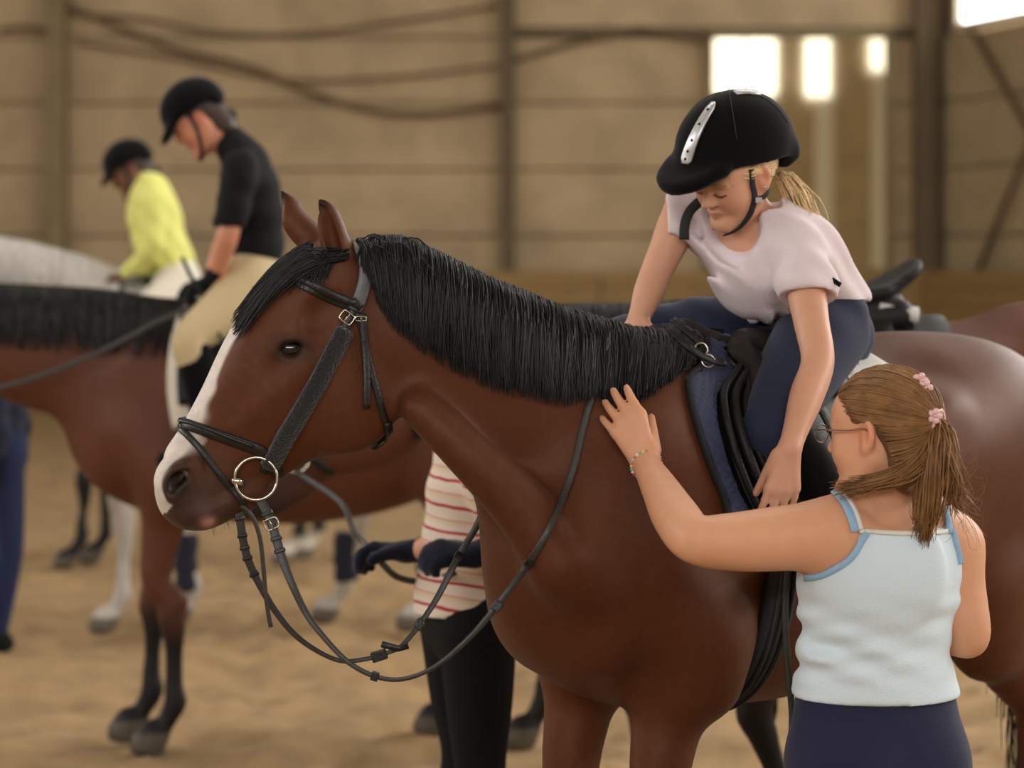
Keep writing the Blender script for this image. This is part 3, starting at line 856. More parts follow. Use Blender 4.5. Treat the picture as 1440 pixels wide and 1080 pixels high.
ring('bit_ring', ringc, .0395, .0031, (.1, -1, .05), bit)
rm, _ = mirror(ringc, bn); ring('bit_ring', rm, .0395, .0031, (.1, 1, .05), bit)
newmesh('bit_joint', *tube_vf([P(325, 676, ringc[1]), P(330, 676, ringc[1]), P(336, 677, ringc[1]), P(341, 679, ringc[1])], [.006, .0085, .0085, .006], 10), M_metal, bit)
def buckle(c, n, up, wdt, hgt, parent, t=.0016):
    n = nrm(n); up = nrm(np.array(up)-n*np.dot(up, n)); sd = np.cross(up, n)
    pts = []
    for a in np.linspace(0, 2*math.pi, 25)[:-1]:
        x, y = math.cos(a), math.sin(a); m = max(abs(x), abs(y))**.75
        pts.append(c+sd*x/m*wdt/2+up*y/m*hgt/2)
    b = newmesh('buckle', *tube_vf(pts, t, 6, True), M_metal, parent)
    newmesh('buckle_tongue', *tube_vf([c-up*hgt/2+n*.002, c+n*.003, c+up*hgt/2+n*.002], t*.8, 6), M_metal, b)
    return b
c0, n0 = snaph(486, 447, .016); buckle(c0, n0, HAX, .026, .020, bridle)
c0, n0 = snaph(506, 448, .016); buckle(c0, n0, (0, 0, 1), .020, .008, bridle, .0012)
c0 = P(334, 704, 4.525); buckle(c0, (-.1, -1, 0), (.4, 0, 1), .016, .012, bridle, .0013)

# reins
def hang(pts, n=5, hugs=False):
    A = spline(pts, n); out = []
    for a in A:
        Y = a[2]
        if hugs:
            h, _ = rayc(a[0], a[1])
            if h is not None: Y = min(Y, h[1]-.008)
        out.append(P(a[0], a[1], Y))
    return np.array(out)
def side_norm(p, tw=(0, -1, 0)):
    return np.tile(nrm(tw), (len(p), 1))
nr = [(364, 700, 4.50), (374, 718, 4.49), (384, 742, 4.48), (396, 783, 4.47), (411, 822, 4.46), (428, 858, 4.46), (447, 886, 4.455), (487, 929, 4.45), (527, 951, 4.45), (567, 955, 4.45), (611, 938, 4.455), (655, 902, 4.465), (687, 867, 4.48), (716, 830, 4.49), (744, 791, 4.52), (768, 752, 4.56), (789, 707, 4.6), (806, 660, 4.6), (818, 609, 4.62), (827, 575, 4.66), (836, 545, 4.7), (842, 510, 4.75)]
p = hang(nr, 5, True); end, _n = rayc(846, 478)
p = np.vstack([p, [over(845, 488, .02), over(848, 466, .02)+np.array([0, .03, .0])]])
wd = np.interp(np.linspace(0, 1, len(p)), [0, .12, .3, .45, .6, 1], [.017, .017, .010, .008, .013, .014])
nn = np.array([nrm((.25*math.sin(t*5), -1, .5*math.cos(t*4)*.6)) for t in np.linspace(0, 1, len(p))])
M_rein = mat('worn_rein_leather', srgb(52, 50, 47), .45, var=.15, vscale=60, bump=.1, bscale=150)
rein1 = newmesh('rein', *strap_vf(p, nn, wd, .0035), M_rein, bridle)
fr2 = [(333, 708, 4.53), (338, 735, 4.53), (343, 765, 4.535), (350, 790, 4.54), (364, 820, 4.55), (385, 856, 4.56), (411, 889, 4.57), (442, 913, 4.58), (478, 929, 4.59), (513, 927, 4.6), (545, 918, 4.6), (565, 908, 4.6), (590, 878, 4.62), (615, 840, 4.64), (638, 795, 4.66), (655, 765, 4.7), (669, 742, 4.74), (684, 709, 4.79), (715, 650, 4.88), (760, 570, 4.97), (805, 510, 4.99), (840, 470, 4.92)]
p2 = hang(fr2, 5); nn2 = np.array([nrm((.3*math.cos(t*4), -1, .4*math.sin(t*5))) for t in np.linspace(0, 1, len(p2))])
wd2 = np.interp(np.linspace(0, 1, len(p2)), [0, .15, .35, .5, .65, 1], [.016, .015, .009, .008, .013, .014])
rein2 = newmesh('rein', *strap_vf(p2, nn2, wd2, .0035), M_rein, bridle)
p3 = hang([(338, 712, 4.51), (347, 717, 4.505), (358, 733, 4.50), (366, 760, 4.50), (370, 795, 4.50), (373, 830, 4.50), (377, 862, 4.50), (381, 882, 4.50)], 4)
newmesh('strap_end', *strap_vf(p3, side_norm(p3, (-.5, -1, 0)), .0085, .0035), M_rein, bridle)
def keeper_at(pts, i, wdt, ln, parent, off=0):
    c = pts[i]; t = nrm(pts[i+1]-pts[i-1]); b = nrm(np.cross(t, (0, -1, 0))); n = np.cross(b, t)
    R = np.array([t, b, n]).T; return box('stopper', c, (ln, wdt, .011), M_leather, parent, bev=.002, R=R, smooth=False)
keeper_at(p, 40, .017, .014, rein1); keeper_at(p, 70, .016, .014, rein1); keeper_at(p2, 60, .018, .02, rein2); keeper_at(p2, 48, .02, .03, rein2)
keeper_at(p2, 72, .017, .014, rein2); keeper_at(p, 62, .018, .02, rein1)
newmesh('stopper', *strap_vf([P(537, 906, 4.58), P(560, 912, 4.59), P(574, 908, 4.59)], side_norm([0]*3), .012, .01), M_leather, rein2)
c0 = p[9]; buckle(c0+np.array([0, -.006, 0]), (0, -1, 0), nrm(p[10]-p[8]), .026, .02, bridle)
for i in (6, 12, 14): keeper_at(p, i, .021, .008, rein1)
for i in (4, 8, 11, 14, 18): keeper_at(p2, i, .019, .007, rein2)
# ================================================================ SADDLE of the front horse
def uth(px, py):
    """skin under a photograph pixel as (u, theta); theta: 0 straight up over the spine, pi/2 the left side"""
    h, n = rayc(px, py)
    q = HF.inv(h[None])[0]
    return q[0], math.atan2(q[1], q[2]-1.2)
HFo = Vector(HF.o)
def skin(u, th, off):
    """horse surface from the body axis at height 1.2 m outward, with offset"""
    d = HF.l*math.sin(th)+np.array([0, 0, 1])*math.cos(th); a = HF(u, 0, 1.2)
    h = HB.ray_cast(Vector(a+d*1.2), Vector(-d), 1.4)
    p = np.array(h[0]) if h[0] is not None else a+d*.3
    return p+d*off
def shell(name, uf, ur, ths, off0, off1, m, parent, nu=30, side=(1,), bulge=None, quilt=0):
    """closed curved sheet between front edge uf(th) and rear edge ur(th)"""
    out = []
    for g in side:
        A = []; B = []
        for th in ths:
            a, b = uf(abs(th)), ur(abs(th)); ra, rb = [], []
            for j in range(nu):
                t = j/(nu-1); u = a+(b-a)*t
                e = min(t, 1-t)*6; edge = min(1, e)
                bl = bulge(t, th) if bulge else 0
                qz = 0
                if quilt:
                    s_ = th*.33/quilt; q1 = abs(math.sin(math.pi*(u/quilt+s_))); q2 = abs(math.sin(math.pi*(u/quilt-s_)))
                    qz = .0062*min(q1, q2)**.55
                ra.append(skin(u, g*th, off0)); rb.append(skin(u, g*th, off0+(off1-off0)*(.45+.55*edge**.5)+bl+qz))
            A.append(ra); B.append(rb)
        A = np.array(A); B = np.array(B)
        for X in (A, B):
            for _ in range(2 if not quilt else 0): X[1:-1] = (X[:-2]+X[2:]+2*X[1:-1])/4
        n1, n2 = A.shape[:2]; V = np.vstack([A.reshape(-1, 3), B.reshape(-1, 3)]); F = []; N_ = n1*n2
        for i in range(n1-1):
            for j in range(n2-1):
                q = [i*n2+j, i*n2+j+1, (i+1)*n2+j+1, (i+1)*n2+j]
                F.append(q[::-1] if g > 0 else q); F.append([x+N_ for x in (q if g > 0 else q[::-1])])
        rim = [(0, j) for j in range(n2)]+[(i, n2-1) for i in range(1, n1)]+[(n1-1, j) for j in range(n2-2, -1, -1)]+[(i, 0) for i in range(n1-2, 0, -1)]
        for a, b in zip(rim, rim[1:]+rim[:1]):
            i1, i2 = a[0]*n2+a[1], b[0]*n2+b[1]; q = [i1, i2, i2+N_, i1+N_]; F.append(q[::-1] if g > 0 else q)
        out.append(newmesh(name, V, F, m, parent))
    return out
def edge_fn(pxs, extra=()):
    L = sorted([(th, u) for u, th in (uth(*q) for q in pxs)]+list(extra))
    t, u = [a for a, _ in L], [b for _, b in L]
    return lambda th: float(np.interp(th, t, u))
M_pad = mat('navy_quilt', srgb(42, 50, 80), .8, var=.12, vscale=90, sheen=.15)
M_padedge = mat('dark_binding', srgb(20, 21, 30), .8)
M_sad = mat('saddle_leather', srgb(30, 25, 23), .42, var=.2, vscale=40, bump=.2, bscale=240, spec=.35)
M_sadd = mat('saddle_leather_dull', srgb(20, 18, 18), .5, spec=.3, var=.2, vscale=40, bump=.2, bscale=180)
pf = edge_fn([(962, 535), (968, 570), (980, 615), (996, 660), (1018, 712)], [(0, .03), (.35, .02)])
rear = lambda th: -.535+.03*math.sin(th*2)
pad = empty('saddle_pad', HF(-.25, .2, 1.3), 'navy quilted saddle pad with dark binding under the black saddle in front', 'saddle pad')
TH = np.linspace(0, 1.72, 150)
for o in shell('quilted_panel', pf, rear, TH, .002, .012, M_pad, pad, nu=130, side=(1,), quilt=.026): pass
for o in shell('quilted_panel', pf, rear, np.linspace(0, 1.72, 40), .002, .012, M_pad, pad, nu=30, side=(-1,)): pass
for g in (1, -1):
    ed = [skin(pf(t), g*t, .010) for t in np.linspace(0, 1.72, 40)]+[skin(pf(1.72)+(rear(1.72)-pf(1.72))*t, g*1.72, .010) for t in np.linspace(.05, 1, 14)]
    nn = [nrm(HF.l*math.sin(g*t)+np.array([0, 0, 1])*math.cos(t)) for t in np.linspace(0, 1.72, 40)]+[HF.l*g]*14
    newmesh('binding', *strap_vf(smooth_path(np.array(ed), 3), np.array(nn), .013, .012), M_padedge, pad)

saddle = empty('saddle', HF(-.25, 0, 1.5), 'black leather saddle under the leaning girl on the bay horse in front', 'saddle')
# tree: pommel, seat, cantle
def saddle_seat(fr, h=.014):
    lo = np.minimum(fr(.15, -.3, 1.3), fr(-.7, .3, 1.3)); hi = np.maximum(fr(.15, -.3, 1.8), fr(-.7, .3, 1.8))
    a = fr(.15, -.3, 1.3); b = fr(-.7, .3, 1.8); c = fr(.15, .3, 1.3); d = fr(-.7, -.3, 1.8)
    lo = np.min([a, b, c, d], 0); hi = np.max([a, b, c, d], 0)
    F = Field(axis(lo[0], hi[0], h), axis(lo[1], hi[1], h), axis(1.38*fr.s, 1.78*fr.s, h*.8))
    ch(F, fr, [(-.03, 0, 1.555, .028, 1.6), (-.09, 0, 1.535, .026, 2.6), (-.22, 0, 1.515, .03, 4.2), (-.36, 0, 1.535, .032, 4.6), (-.46, 0, 1.59, .026, 4.8), (-.485, 0, 1.62, .014, 6.5)], k=.02, n=6)
    for q in (1, -1):
        ch(F, fr, [(-.035, q*.012, 1.575, .02), (-.03, q*.05, 1.53, .022), (-.035, q*.10, 1.47, .022)], k=.025)
        ch(F, fr, [(-.05, q*.03, 1.57, .016), (-.12, q*.08, 1.54, .014), (-.24, q*.125, 1.525, .014), (-.38, q*.14, 1.545, .014)], k=.015)
        ch(F, fr, [(-.08, q*.09, 1.47, .045), (-.25, q*.10, 1.45, .05), (-.42, q*.11, 1.48, .045)], k=.03)
    return F.mesh(1)
newmesh('seat', *saddle_seat(HF), M_sad, saddle)
ff = edge_fn([(1000, 560), (1002, 600), (1014, 650), (1034, 700), (1060, 742)], [(.25, -.06), (.4, -.07)])
ff2 = edge_fn([(1012, 530), (1038, 590), (1058, 640), (1068, 690), (1072, 740)], [(.25, -.07), (.4, -.075)])
rr_ = lambda th: -.40+.05*math.sin(th*2)
TH1 = np.linspace(.25, 1.50, 26)
for o in shell('sweat_flap', ff, rr_, TH1, .014, .022, M_sadd, saddle, nu=22, side=(1, -1)): pass
for o in shell('flap', ff2, rr_, np.linspace(.25, 1.56, 28), .026, .036, M_sad, saddle, nu=24, side=(1, -1), bulge=lambda t, th: .022*math.exp(-((t-.12)/.12)**2)): pass
for g in (1, -1):
    for du, r in ((.012, .008), (.05, .011), (.085, .008)):
        pts = [skin(ff(t)-du, g*t, .031) for t in np.linspace(.3, 1.45, 22)]
        newmesh('knee_roll', *tube_vf(smooth_path(np.array(pts), 3), r, 8), M_sadd, saddle)
    pts = [skin(ff2(t), g*t, .035) for t in np.linspace(.3, 1.55, 24)]
    newmesh('flap_edge', *tube_vf(smooth_path(np.array(pts), 3), .005, 8), M_sad, saddle)
    # skirt (small flap) under the thigh
    shell('skirt', lambda th: -.10-.04*th, lambda th: -.33, np.linspace(.22, .75, 12), .044, .052, M_sad, saddle, nu=14, side=(g,))
    # stirrup leather, stirrup
    pts = [skin(-.15-.03*t, g*t, .055) for t in np.linspace(.5, 1.5, 14)]
    newmesh('stirrup_leather', *strap_vf(smooth_path(np.array(pts)), np.tile(HF.l*g, (14, 1)), .026, .005), M_sadd, saddle)
# D rings and their straps in front
c0 = P(974, 503, 4.735)
for q in ((972, 504), (981, 520)):
    h, n = rayc(*q); ring('dee_ring', h+n*.03, .013, .0022, (.2, -1, .3), saddle)
h1 = [rayc(*q)[0]+rayc(*q)[1]*o for q, o in (((930, 478), .03), ((945, 497), .034), ((962, 512), .036), ((984, 522), .036), ((1000, 528), .045))]
newmesh('breast_strap', *strap_vf(smooth_path(spline(h1, 5)), np.tile(nrm((-.1, -.8, .5)), (21, 1)), .016, .005), M_sadd, saddle)
h1 = [rayc(*q)[0]+rayc(*q)[1]*.034 for q in ((938, 470), (955, 486), (972, 500))]
newmesh('breast_strap', *strap_vf(spline(h1, 5), np.tile(nrm((-.1, -.8, .5)), (11, 1)), .014, .006), M_sadd, saddle)
# girth
M_girth = mat('black_girth', srgb(24, 24, 25), .7, var=.25, vscale=30, bump=.3, bscale=90)
girth = empty('girth', HF(-.05, .2, .9), 'wide black girth sweeping down round the belly of the bay horse in front', 'girth')
gpx = [(1092, 745), (1086, 790), (1072, 850), (1052, 905), (1024, 950), (996, 978)]
gp = [uth(*q) for q in gpx]; gt = [b for _, b in gp]; gu = [min(a, -.045) for a, _ in gp]
ths = np.linspace(gt[0], math.pi, 30); us = np.interp(ths, gt+[math.pi], gu+[gu[-1]-.0])
full = [(u, t) for u, t in zip(us, ths)]+[(u, 2*math.pi-t) for u, t in zip(us[::-1][1:], ths[::-1][1:])]
M_white = mat('white_fleece', srgb(215, 213, 208), .9, bump=.4, bscale=200)
shell('half_pad', lambda th: -.36, lambda th: -.55, np.linspace(.12, .62, 12), .014, .040, M_white, saddle, nu=14, side=(1, -1))[0]['label'] = 'white half pad edge under the cantle'
pts = smooth_path(np.array([skin(u, t, .012) for u, t in full]), 4)
nn = np.array([HF.l*math.sin(t)+np.array([0, 0, 1])*math.cos(t) for u, t in full])
newmesh('girth_sleeve', *strap_vf(pts, nn, .095, .018), M_girth, girth)
for o_ in (-.022, .0, .022):
    P2 = smooth_path(np.array([skin(u+o_, t, .022) for u, t in full]), 4)
    newmesh('girth_rib', *tube_vf(P2, .005, 6), M_girth, girth)
# thin strap hanging beside the instructor
def leather_line(name, pts, wdt, label, cat, m=M_rein, nvec=(0, -1, 0), thick=.004):
    p_ = spline([P(*q) for q in pts], 6)
    o = newmesh(name, *strap_vf(p_, side_norm(p_, nvec), wdt, thick), m); tagit(o, label, cat); return o
leather_line('lead_strap', [(1112, 735, 4.76), (1108, 800, 4.72), (1104, 860, 4.70), (1108, 940, 4.70), (1114, 1010, 4.70), (1110, 1100, 4.70), (1116, 1250, 4.70), (1112, 1440, 4.70)], .013, 'thin dark lead strap hanging straight down beside the tank-top woman', 'strap')
# ================================================================ PEOPLE
def basis(f, up):
    f = nrm(f); up = nrm(np.array(up)-f*np.dot(f, up)); r = np.cross(f, up); return np.array([r, f, up])   # rows: right, forward, up
def head(F, c, f, up, s=1.0, detail=True, ears=True, grow=0, hollow=True, jaw=1.0):
    B = basis(f, up)
    def p(x, y, z):
        z = z*jaw if z < 0 else z
        return np.array(c)+(B[0]*x+B[1]*y+B[2]*z)*s
    def e(x, y, z, rx, ry, rz, k=.02, op='add', g=grow): F.ell(p(x, y, z), np.array([rx, ry, rz])*s+g, B, k=k*s, op=op)
    def c_(pts, k=.015, op='add'): F.chain([[*p(*q[:3]), q[3]*s+grow] for q in pts], k=k*s, op=op, n=3)
    e(0, -.012, .035, .074, .094, .082); e(0, .022, -.03, .060, .066, .078, .04)
    e(0, .05, .035, .058, .045, .05, .03)
    for q in (1, -1):
        c_([(q*.058, -.005, -.045, .018), (q*.045, .03, -.085, .018), (q*.015, .072, -.105, .017)], .03)
        e(q*.036, .058, -.032, .026, .026, .028, .03)
    e(0, .076, -.104, .022, .017, .018, .02)
    if not detail: return p, B
    for q in (1, -1):
        e(q*.031, .094, .002, .019, .012, .012, .016, 'sub', 0)
        e(q*.031, .0750, .001, .0150, .0140, .0130, .008, 'add', 0)
        c_([(q*.012, .088, .018, .005), (q*.030, .089, .022, .0055), (q*.048, .078, .016, .0045)], .01)
        # lids, lowered
        c_([(q*.016, .085, .000, .0028), (q*.030, .0895, -.004, .0034), (q*.045, .081, -.001, .0026)], .005)
    c_([(0, .086, .012, .0085), (0, .098, -.008, .0085), (0, .110, -.026, .0092)], .012)
    for q in (1, -1): e(q*.011, .099, -.030, .0085, .010, .0075, .008)
    for q in (1, -1): e(q*.0065, .104, -.038, .0035, .005, .003, .003, 'sub', 0)
    c_([(-.022, .082, -.061, .0035), (-.008, .094, -.0565, .0052), (0, .0945, -.058, .005), (.008, .094, -.0565, .0052), (.022, .082, -.061, .0035)], .006)
    c_([(-.019, .082, -.066, .004), (0, .0925, -.0705, .0068), (.019, .082, -.066, .004)], .006)
    c_([(-.022, .090, -.0625, .0012), (0, .101, -.0635, .0014), (.022, .090, -.0625, .0012)], .002, 'sub')
    if ears:
        for q in (1, -1):
            R = basis(nrm(B[1]-B[0]*q*.45), B[2])
            F.ell(p(q*.078, -.008, -.002), np.array([.008, .018, .031])*s, R, k=.008*s)
            F.ell(p(q*.085, -.003, .002), np.array([.0055, .011, .019])*s, R, k=.003*s, op='sub')
            F.ell(p(q*.079, -.001, -.026), np.array([.007, .010, .010])*s, R, k=.008*s)
    return p, B
def hand(F, w, f, pn, s=1.0, curl=(.3, .35, .4, .45), spread=.08, thumb=1, tc=.5, k=.006, bend=0.0, grow=0, tdir=None, skew=0.0):
    """w wrist, f towards the fingers, pn out of the palm; thumb=+1 puts it on the side cross(f, pn)"""
    f = nrm(f); pn = nrm(np.array(pn)-f*np.dot(f, pn)); sd = np.cross(f, pn)*thumb
    w = np.array(w, float); xs = [.030, .010, -.010, -.029]; L0 = [.088, .092, .087, .078]; FL = [.070, .078, .072, .056]; FR = [.0094, .0096, .0091, .0082]
    F.chain([[*w, .024*s+grow, .8], [*(w+f*.035*s), .026*s+grow, .6], [*(w+f*.07*s), .028*s+grow, .42]], k=.012, L=pn)
    for x, l0, fl, r, cu in zip(xs, L0, FL, FR, curl):
        a = w+sd*x*.45*s+f*.02*s; b = w+sd*x*s+f*l0*s
        F.chain([[*a, .013*s+grow], [*b, (r+.0025)*s+grow]], k=.012*s)
        ang = bend; d0 = nrm(f+sd*(x/.03*spread+skew)); p = b; pts = [[*b, (r+.0015)*s+grow]]
        for seg, q in ((.46, cu*.8), (.30, cu*1.1), (.24, cu*.8)):
            ang += q; d = d0*math.cos(ang)+pn*math.sin(ang); p = p+d*fl*seg*s; pts.append([*p, r*(.98 if seg > .4 else .9 if seg > .28 else .78)*s+grow])
        F.chain(pts, k=k*s, n=3)
    a = w+sd*.022*s+f*.018*s+pn*.006*s; d = nrm(f*.75+sd*.75+pn*.25) if tdir is None else nrm(f*tdir[0]+sd*tdir[1]+pn*tdir[2])
    b = a+d*.042*s; d2 = nrm(d+f*.3+pn*tc*.6); c = b+d2*.032*s; d3 = nrm(d2+pn*tc*.6+f*.25); e = c+d3*.026*s
    F.chain([[*a, .0165*s+grow], [*b, .0125*s+grow], [*c, .0102*s+grow], [*e, .0085*s+grow]], k=.009*s, n=3)
def tub(F, pts, k=.02, L=(0, 1, 0), n=5, grow=0, op='add'):
    F.chain([[*p[0], p[1]]+([p[2]] if len(p) > 2 else []) for p in pts], k=k, L=L, n=n, grow=grow, op=op)
def fieldbox(lo, hi, h, fx=(), fy=(), fz=()): return Field(axis(lo[0], hi[0], h, fx), axis(lo[1], hi[1], h, fy), axis(lo[2], hi[2], h, fz))
def shoe(F, ankle, fdir, s=1.0, grow=0):
    a = np.array(ankle); f = nrm(fdir)
    z0 = a[2]-.085*s
    tub(F, [(a+[0, 0, .0], .040*s), (a-np.array([0, 0, .045*s]), .042*s)], grow=grow)
    F.chain([[*(a-f*.03*s-np.array([0, 0, .055*s])), .038*s+grow], [*(a+f*.08*s-np.array([0, 0, .058*s])), .036*s+grow], [*(a+f*.15*s-np.array([0, 0, .062*s])), .030*s+grow]], k=.02)
    F.plane((0, 0, max(z0, 0.0)), (0, 0, -1)) if False else None
def skin_mat(name, col, bscale=300): return mat(name, None, .5, vcol=True, spec=.35, sss=.12, bump=.04, bscale=bscale)
M_skin = skin_mat('skin', None)
M_skinfar = mat('skin_far', None, .55, vcol=True, spec=.3)
def fabric(name, col, rough=.85, sheen=.1, var=.05, bump=.25, bscale=350, vcol=False): return mat(name, col, rough, var=var, vscale=6, bump=bump, bscale=bscale, sheen=sheen, vcol=vcol, spec=.2)
M_black = fabric('black_fabric', srgb(17, 18, 20), sheen=.02); M_velvet = mat('black_velvet', srgb(8, 9, 11), .95, sheen=.12, spec=.15)
M_chinstrap = mat('black_webbing', srgb(20, 20, 22), .7, bump=.3, bscale=400)
def face_color(V, p, B, s, base, lips=(.42, .17, .14), blush=.10, hairline=None):
    c = np.tile(np.array(base), (len(V), 1)); n = vnoise(V, 60); c = c*(1+.06*(n-.5))[:, None]
    def g(x, y, z, r): return np.exp(-((V-p(x, y, z))**2).sum(1)/(r*s)**2)
    for q in (1, -1):
        c = mixc(c, np.array(base)*[1.05, .62, .55], np.clip(g(q*.042, .075, -.032, .022)*blush*1.6, 0, 1))
        c = mixc(c, np.array(base)*[.55, .42, .36], np.clip(g(q*.031, .089, -.004, .010)*.45, 0, 1))
        c = mixc(c, (.14, .085, .05), np.clip(g(q*.026, .092, .021, .0085)+g(q*.040, .086, .021, .0085), 0, 1)*.6)
        c = mixc(c, np.array(base)*[1.0, .62, .55], np.clip(g(q*.080, -.005, 0, .03), 0, 1)*.5)
    for x in (-.014, -.005, .005, .014): c = mixc(c, lips, np.clip(g(x, .094, -.0635, .0095), 0, 1)*.5)
    return c
def riding_helmet(name, p, B, s, parent, m=M_velvet, h=.006, tilt=0.0, peak=1.0, label=None):
    lo = p(0, 0, .03)-.24*s; hi = p(0, 0, .03)+.24*s
    F = fieldbox(lo, hi, h)
    F.ell(p(0, -.008, .048), np.array([.098, .121, .104])*s, B, k=.02)
    F.plane(p(0, .05, .030), -B[2]+B[1]*.06)            # lower edge
    cp, sp_ = math.cos(.36), math.sin(.36); Bv = np.array([B[0], B[1]*cp-B[2]*sp_, B[2]*cp+B[1]*sp_])
    F.ell(p(0, .088, .036), np.array([.080, .076*peak, .013])*s, Bv, k=.022*s)
    F.chain([[*p(-.070, .090, .028), .008*s], [*p(-.046, .130, .012), .008*s], [*p(0, .152, .004), .008*s], [*p(.046, .130, .012), .008*s], [*p(.070, .090, .028), .008*s]], k=.02*s) if peak > .5 else None
    F.ell(p(0, -.09, .018), np.array([.070, .03, .035])*s, B, k=.03*s)
    F.ell(p(0, -.008, .030), np.array([.084, .104, .085])*s, B, k=.004, op='sub')
    F.ell(p(0, .02, -.03), np.array([.082, .085, .075])*s, B, k=.006, op='sub')
    V, Fc = F.mesh(1); o = newmesh(name, V, Fc, m, parent)
    if label: o['label'] = label
    return o, bvh_of(V, Fc)
# ---------------------------------------------------------------- the girl in the saddle, leaning down to her left
SK = np.array(srgb(208, 156, 128))
def build_girl():
    root = empty('person', P(1120, 470, 5.2), 'girl in white shirt and black velvet helmet leaning down from the saddle', 'person', 'riders')
    S = .93
    f = nrm((-.70, -.52, -.50)); up0 = (-.20, -.36, .91)
    hc = P(1034, 243, 4.98)
    Lx = nrm(P(1128, 350, 4.96)-P(958, 292, 5.12))
    pel, wst, chs, nkb = P(1140, 450, 5.24), P(1118, 405, 5.16), P(1074, 350, 5.07), P(1056, 308, 5.035)
    shL, shR = P(1124, 348, 4.96), P(962, 296, 5.12)
    elL, wrL, haL = P(1150, 508, 4.80), P(1110, 632, 4.66), P(1100, 690, 4.655)
    elR, wrR = P(922, 385, 5.08), P(899, 446, 5.03)
    torso = [(pel, .088, 1.4), (wst, .080, 1.35), ((wst+chs)/2, .082, 1.4), (chs, .082, 1.45), ((chs+nkb)/2, .062, 1.55), (nkb, .045, 1.2)]
    armL = [(shL, .044), ((shL*2+elL)/3, .041), ((shL+elL*2)/3, .036), (elL, .0335), (elL*.6+wrL*.4, .034), (elL*.25+wrL*.75, .026), (wrL, .0215)]
    armR = [(shR, .044), ((shR*2+elR)/3, .042), ((shR+elR*2)/3, .037), (elR, .034), (elR*.55+wrR*.45, .032), (wrR, .0225)]
    hipL, knL, anL = P(1150, 462, 5.10), P(1086, 598, 4.80), P(1196, 742, 4.80)
    hipR, knR, anR = P(1110, 455, 5.32), HF(.12, -.36, 1.32), HF(-.12, -.37, .98)
    legL = [(hipL, .085), ((hipL+knL)/2, .074), (knL, .053), (knL*.65+anL*.35, .052), (anL, .034)]
    legR = [(hipR, .085), (HF(-.12, -.27, 1.50), .074), (knR, .055), (knR*.65+anR*.35, .052), (anR, .034)]
    F = fieldbox(P(700, 760, 5.2)+[0, -.6, -.3], P(1260, 130, 5.2)+[0, .4, .05], .011, [(-.0+.33, .56, .0036), (.48, .62, .005)], [(4.66, 5.05, .0045)], [(1.12, 1.36, .0045), (1.72, 1.95, .0036)])
    tub(F, torso, .03, Lx); tub(F, [(nkb, .040), ((nkb+hc)/2+[0, .01, 0], .036), (hc+[.01, .02, -.02], .042)], .03)
    tub(F, armL, .03); tub(F, armR, .03)
    for a, b in ((legL, 0), (legR, 0)): tub(F, a, .03)
    hand(F, wrL, haL-wrL, (-.15, .9, -.1), .90, curl=(.25, .3, .35, .4), thumb=-1, spread=.10, tdir=(.95, .28, .35))
    hand(F, wrR, P(884, 470, 4.99)-wrR, (.3, .2, -.9), .80, curl=(.3, .3, .3, .35), thumb=1)
    p, B = head(F, hc, f, up0, S, jaw=.82)
    V, Fc = F.mesh(1)
    col = face_color(V, p, B, S, SK)
    body = newmesh('body', V, Fc, M_skin, root, col=col)
    bb = bvh_of(V, Fc)
    # ---- shirt
    G = fieldbox(P(930, 480, 5.2)+[0, -.4, 0], P(1220, 240, 5.2)+[0, .25, .1], .0058)
    g = .011
    tub(G, [(pel+(wst-pel)*.30, .092, 1.42), (wst, .088, 1.4), ((wst+chs)/2, .084, 1.42), (chs, .083, 1.46), ((chs+nkb)/2, .062, 1.62), (nkb, .050, 1.3)], .03, Lx, grow=g)
    tub(G, [(P(1058, 405, 5.06), .050, 1.3), (P(1054, 372, 5.02), .048, 1.4), (P(1048, 340, 5.02), .036, 1.4)], .06, Lx, grow=g)     # front hanging away
    tub(G, [(P(1150, 400, 5.10), .075), (P(1128, 350, 5.05), .07)], .05, grow=g)
    tub(G, [(nkb+[.0, .01, .01], .045), (shL+[-.01, 0, .012], .042), (shL*.64+elL*.36+[0, 0, 0], .050)], .03, grow=g)
    tub(G, [(nkb+[0, .01, .01], .045), (shR+[.01, 0, .01], .042), (shR*.68+elR*.32, .047)], .03, grow=g)
    # sleeve ends
    def cut(c, n, r):   # remove a ball of cloth
        G.ell(c, (r, r, r), k=.004, op='sub')
    dL = nrm(elL-shL); G.ell(shL*.62+elL*.38+dL*.060, (.085, .085, .055), basis((0, 1, 0), dL), k=.003, op='sub')
    dR = nrm(elR-shR); G.ell(shR*.66+elR*.34+dR*.060, (.085, .085, .055), basis((0, 1, 0), dR), k=.003, op='sub')
    # neck opening: scoop in front
    G.ell(P(1016, 322, 4.965), (.076, .085, .078), k=.008, op='sub')
    G.ell(P(1058, 285, 5.02), (.062, .075, .05), k=.008, op='sub')
    # slit of the left sleeve
    G.ell(P(1138, 392, 4.925), (.010, .05, .030), basis((0, 1, 0), nrm((-.75, 0, .6))), k=.004, op='sub')
    hem = nrm((.25, .05, -1)); G.plane(P(1080, 452, 5.1), hem)
    w1, w2 = nrm((.75, .3, .6)), nrm((.3, .2, -.93))
    G.wobble(lambda X, Y, Z: .0125*np.sin(78*(X*w1[0]+Y*w1[1]+Z*w1[2])+9*np.sin(9*(X+Z)))*np.clip((1.80-Z)*8, 0, 1)*(.5+.5*np.sin(13*X-17*Z+1))+.0038*np.sin(95*(X*.5+Z*.8)+6*Y*8))
    sv, sf = G.mesh(1)
    M_shirt = fabric('white_shirt_cotton', srgb(226, 212, 216), .85, .2, .03)
    shirt = newmesh('shirt', sv, sf, M_shirt, root)
    sb = bvh_of(sv, sf)
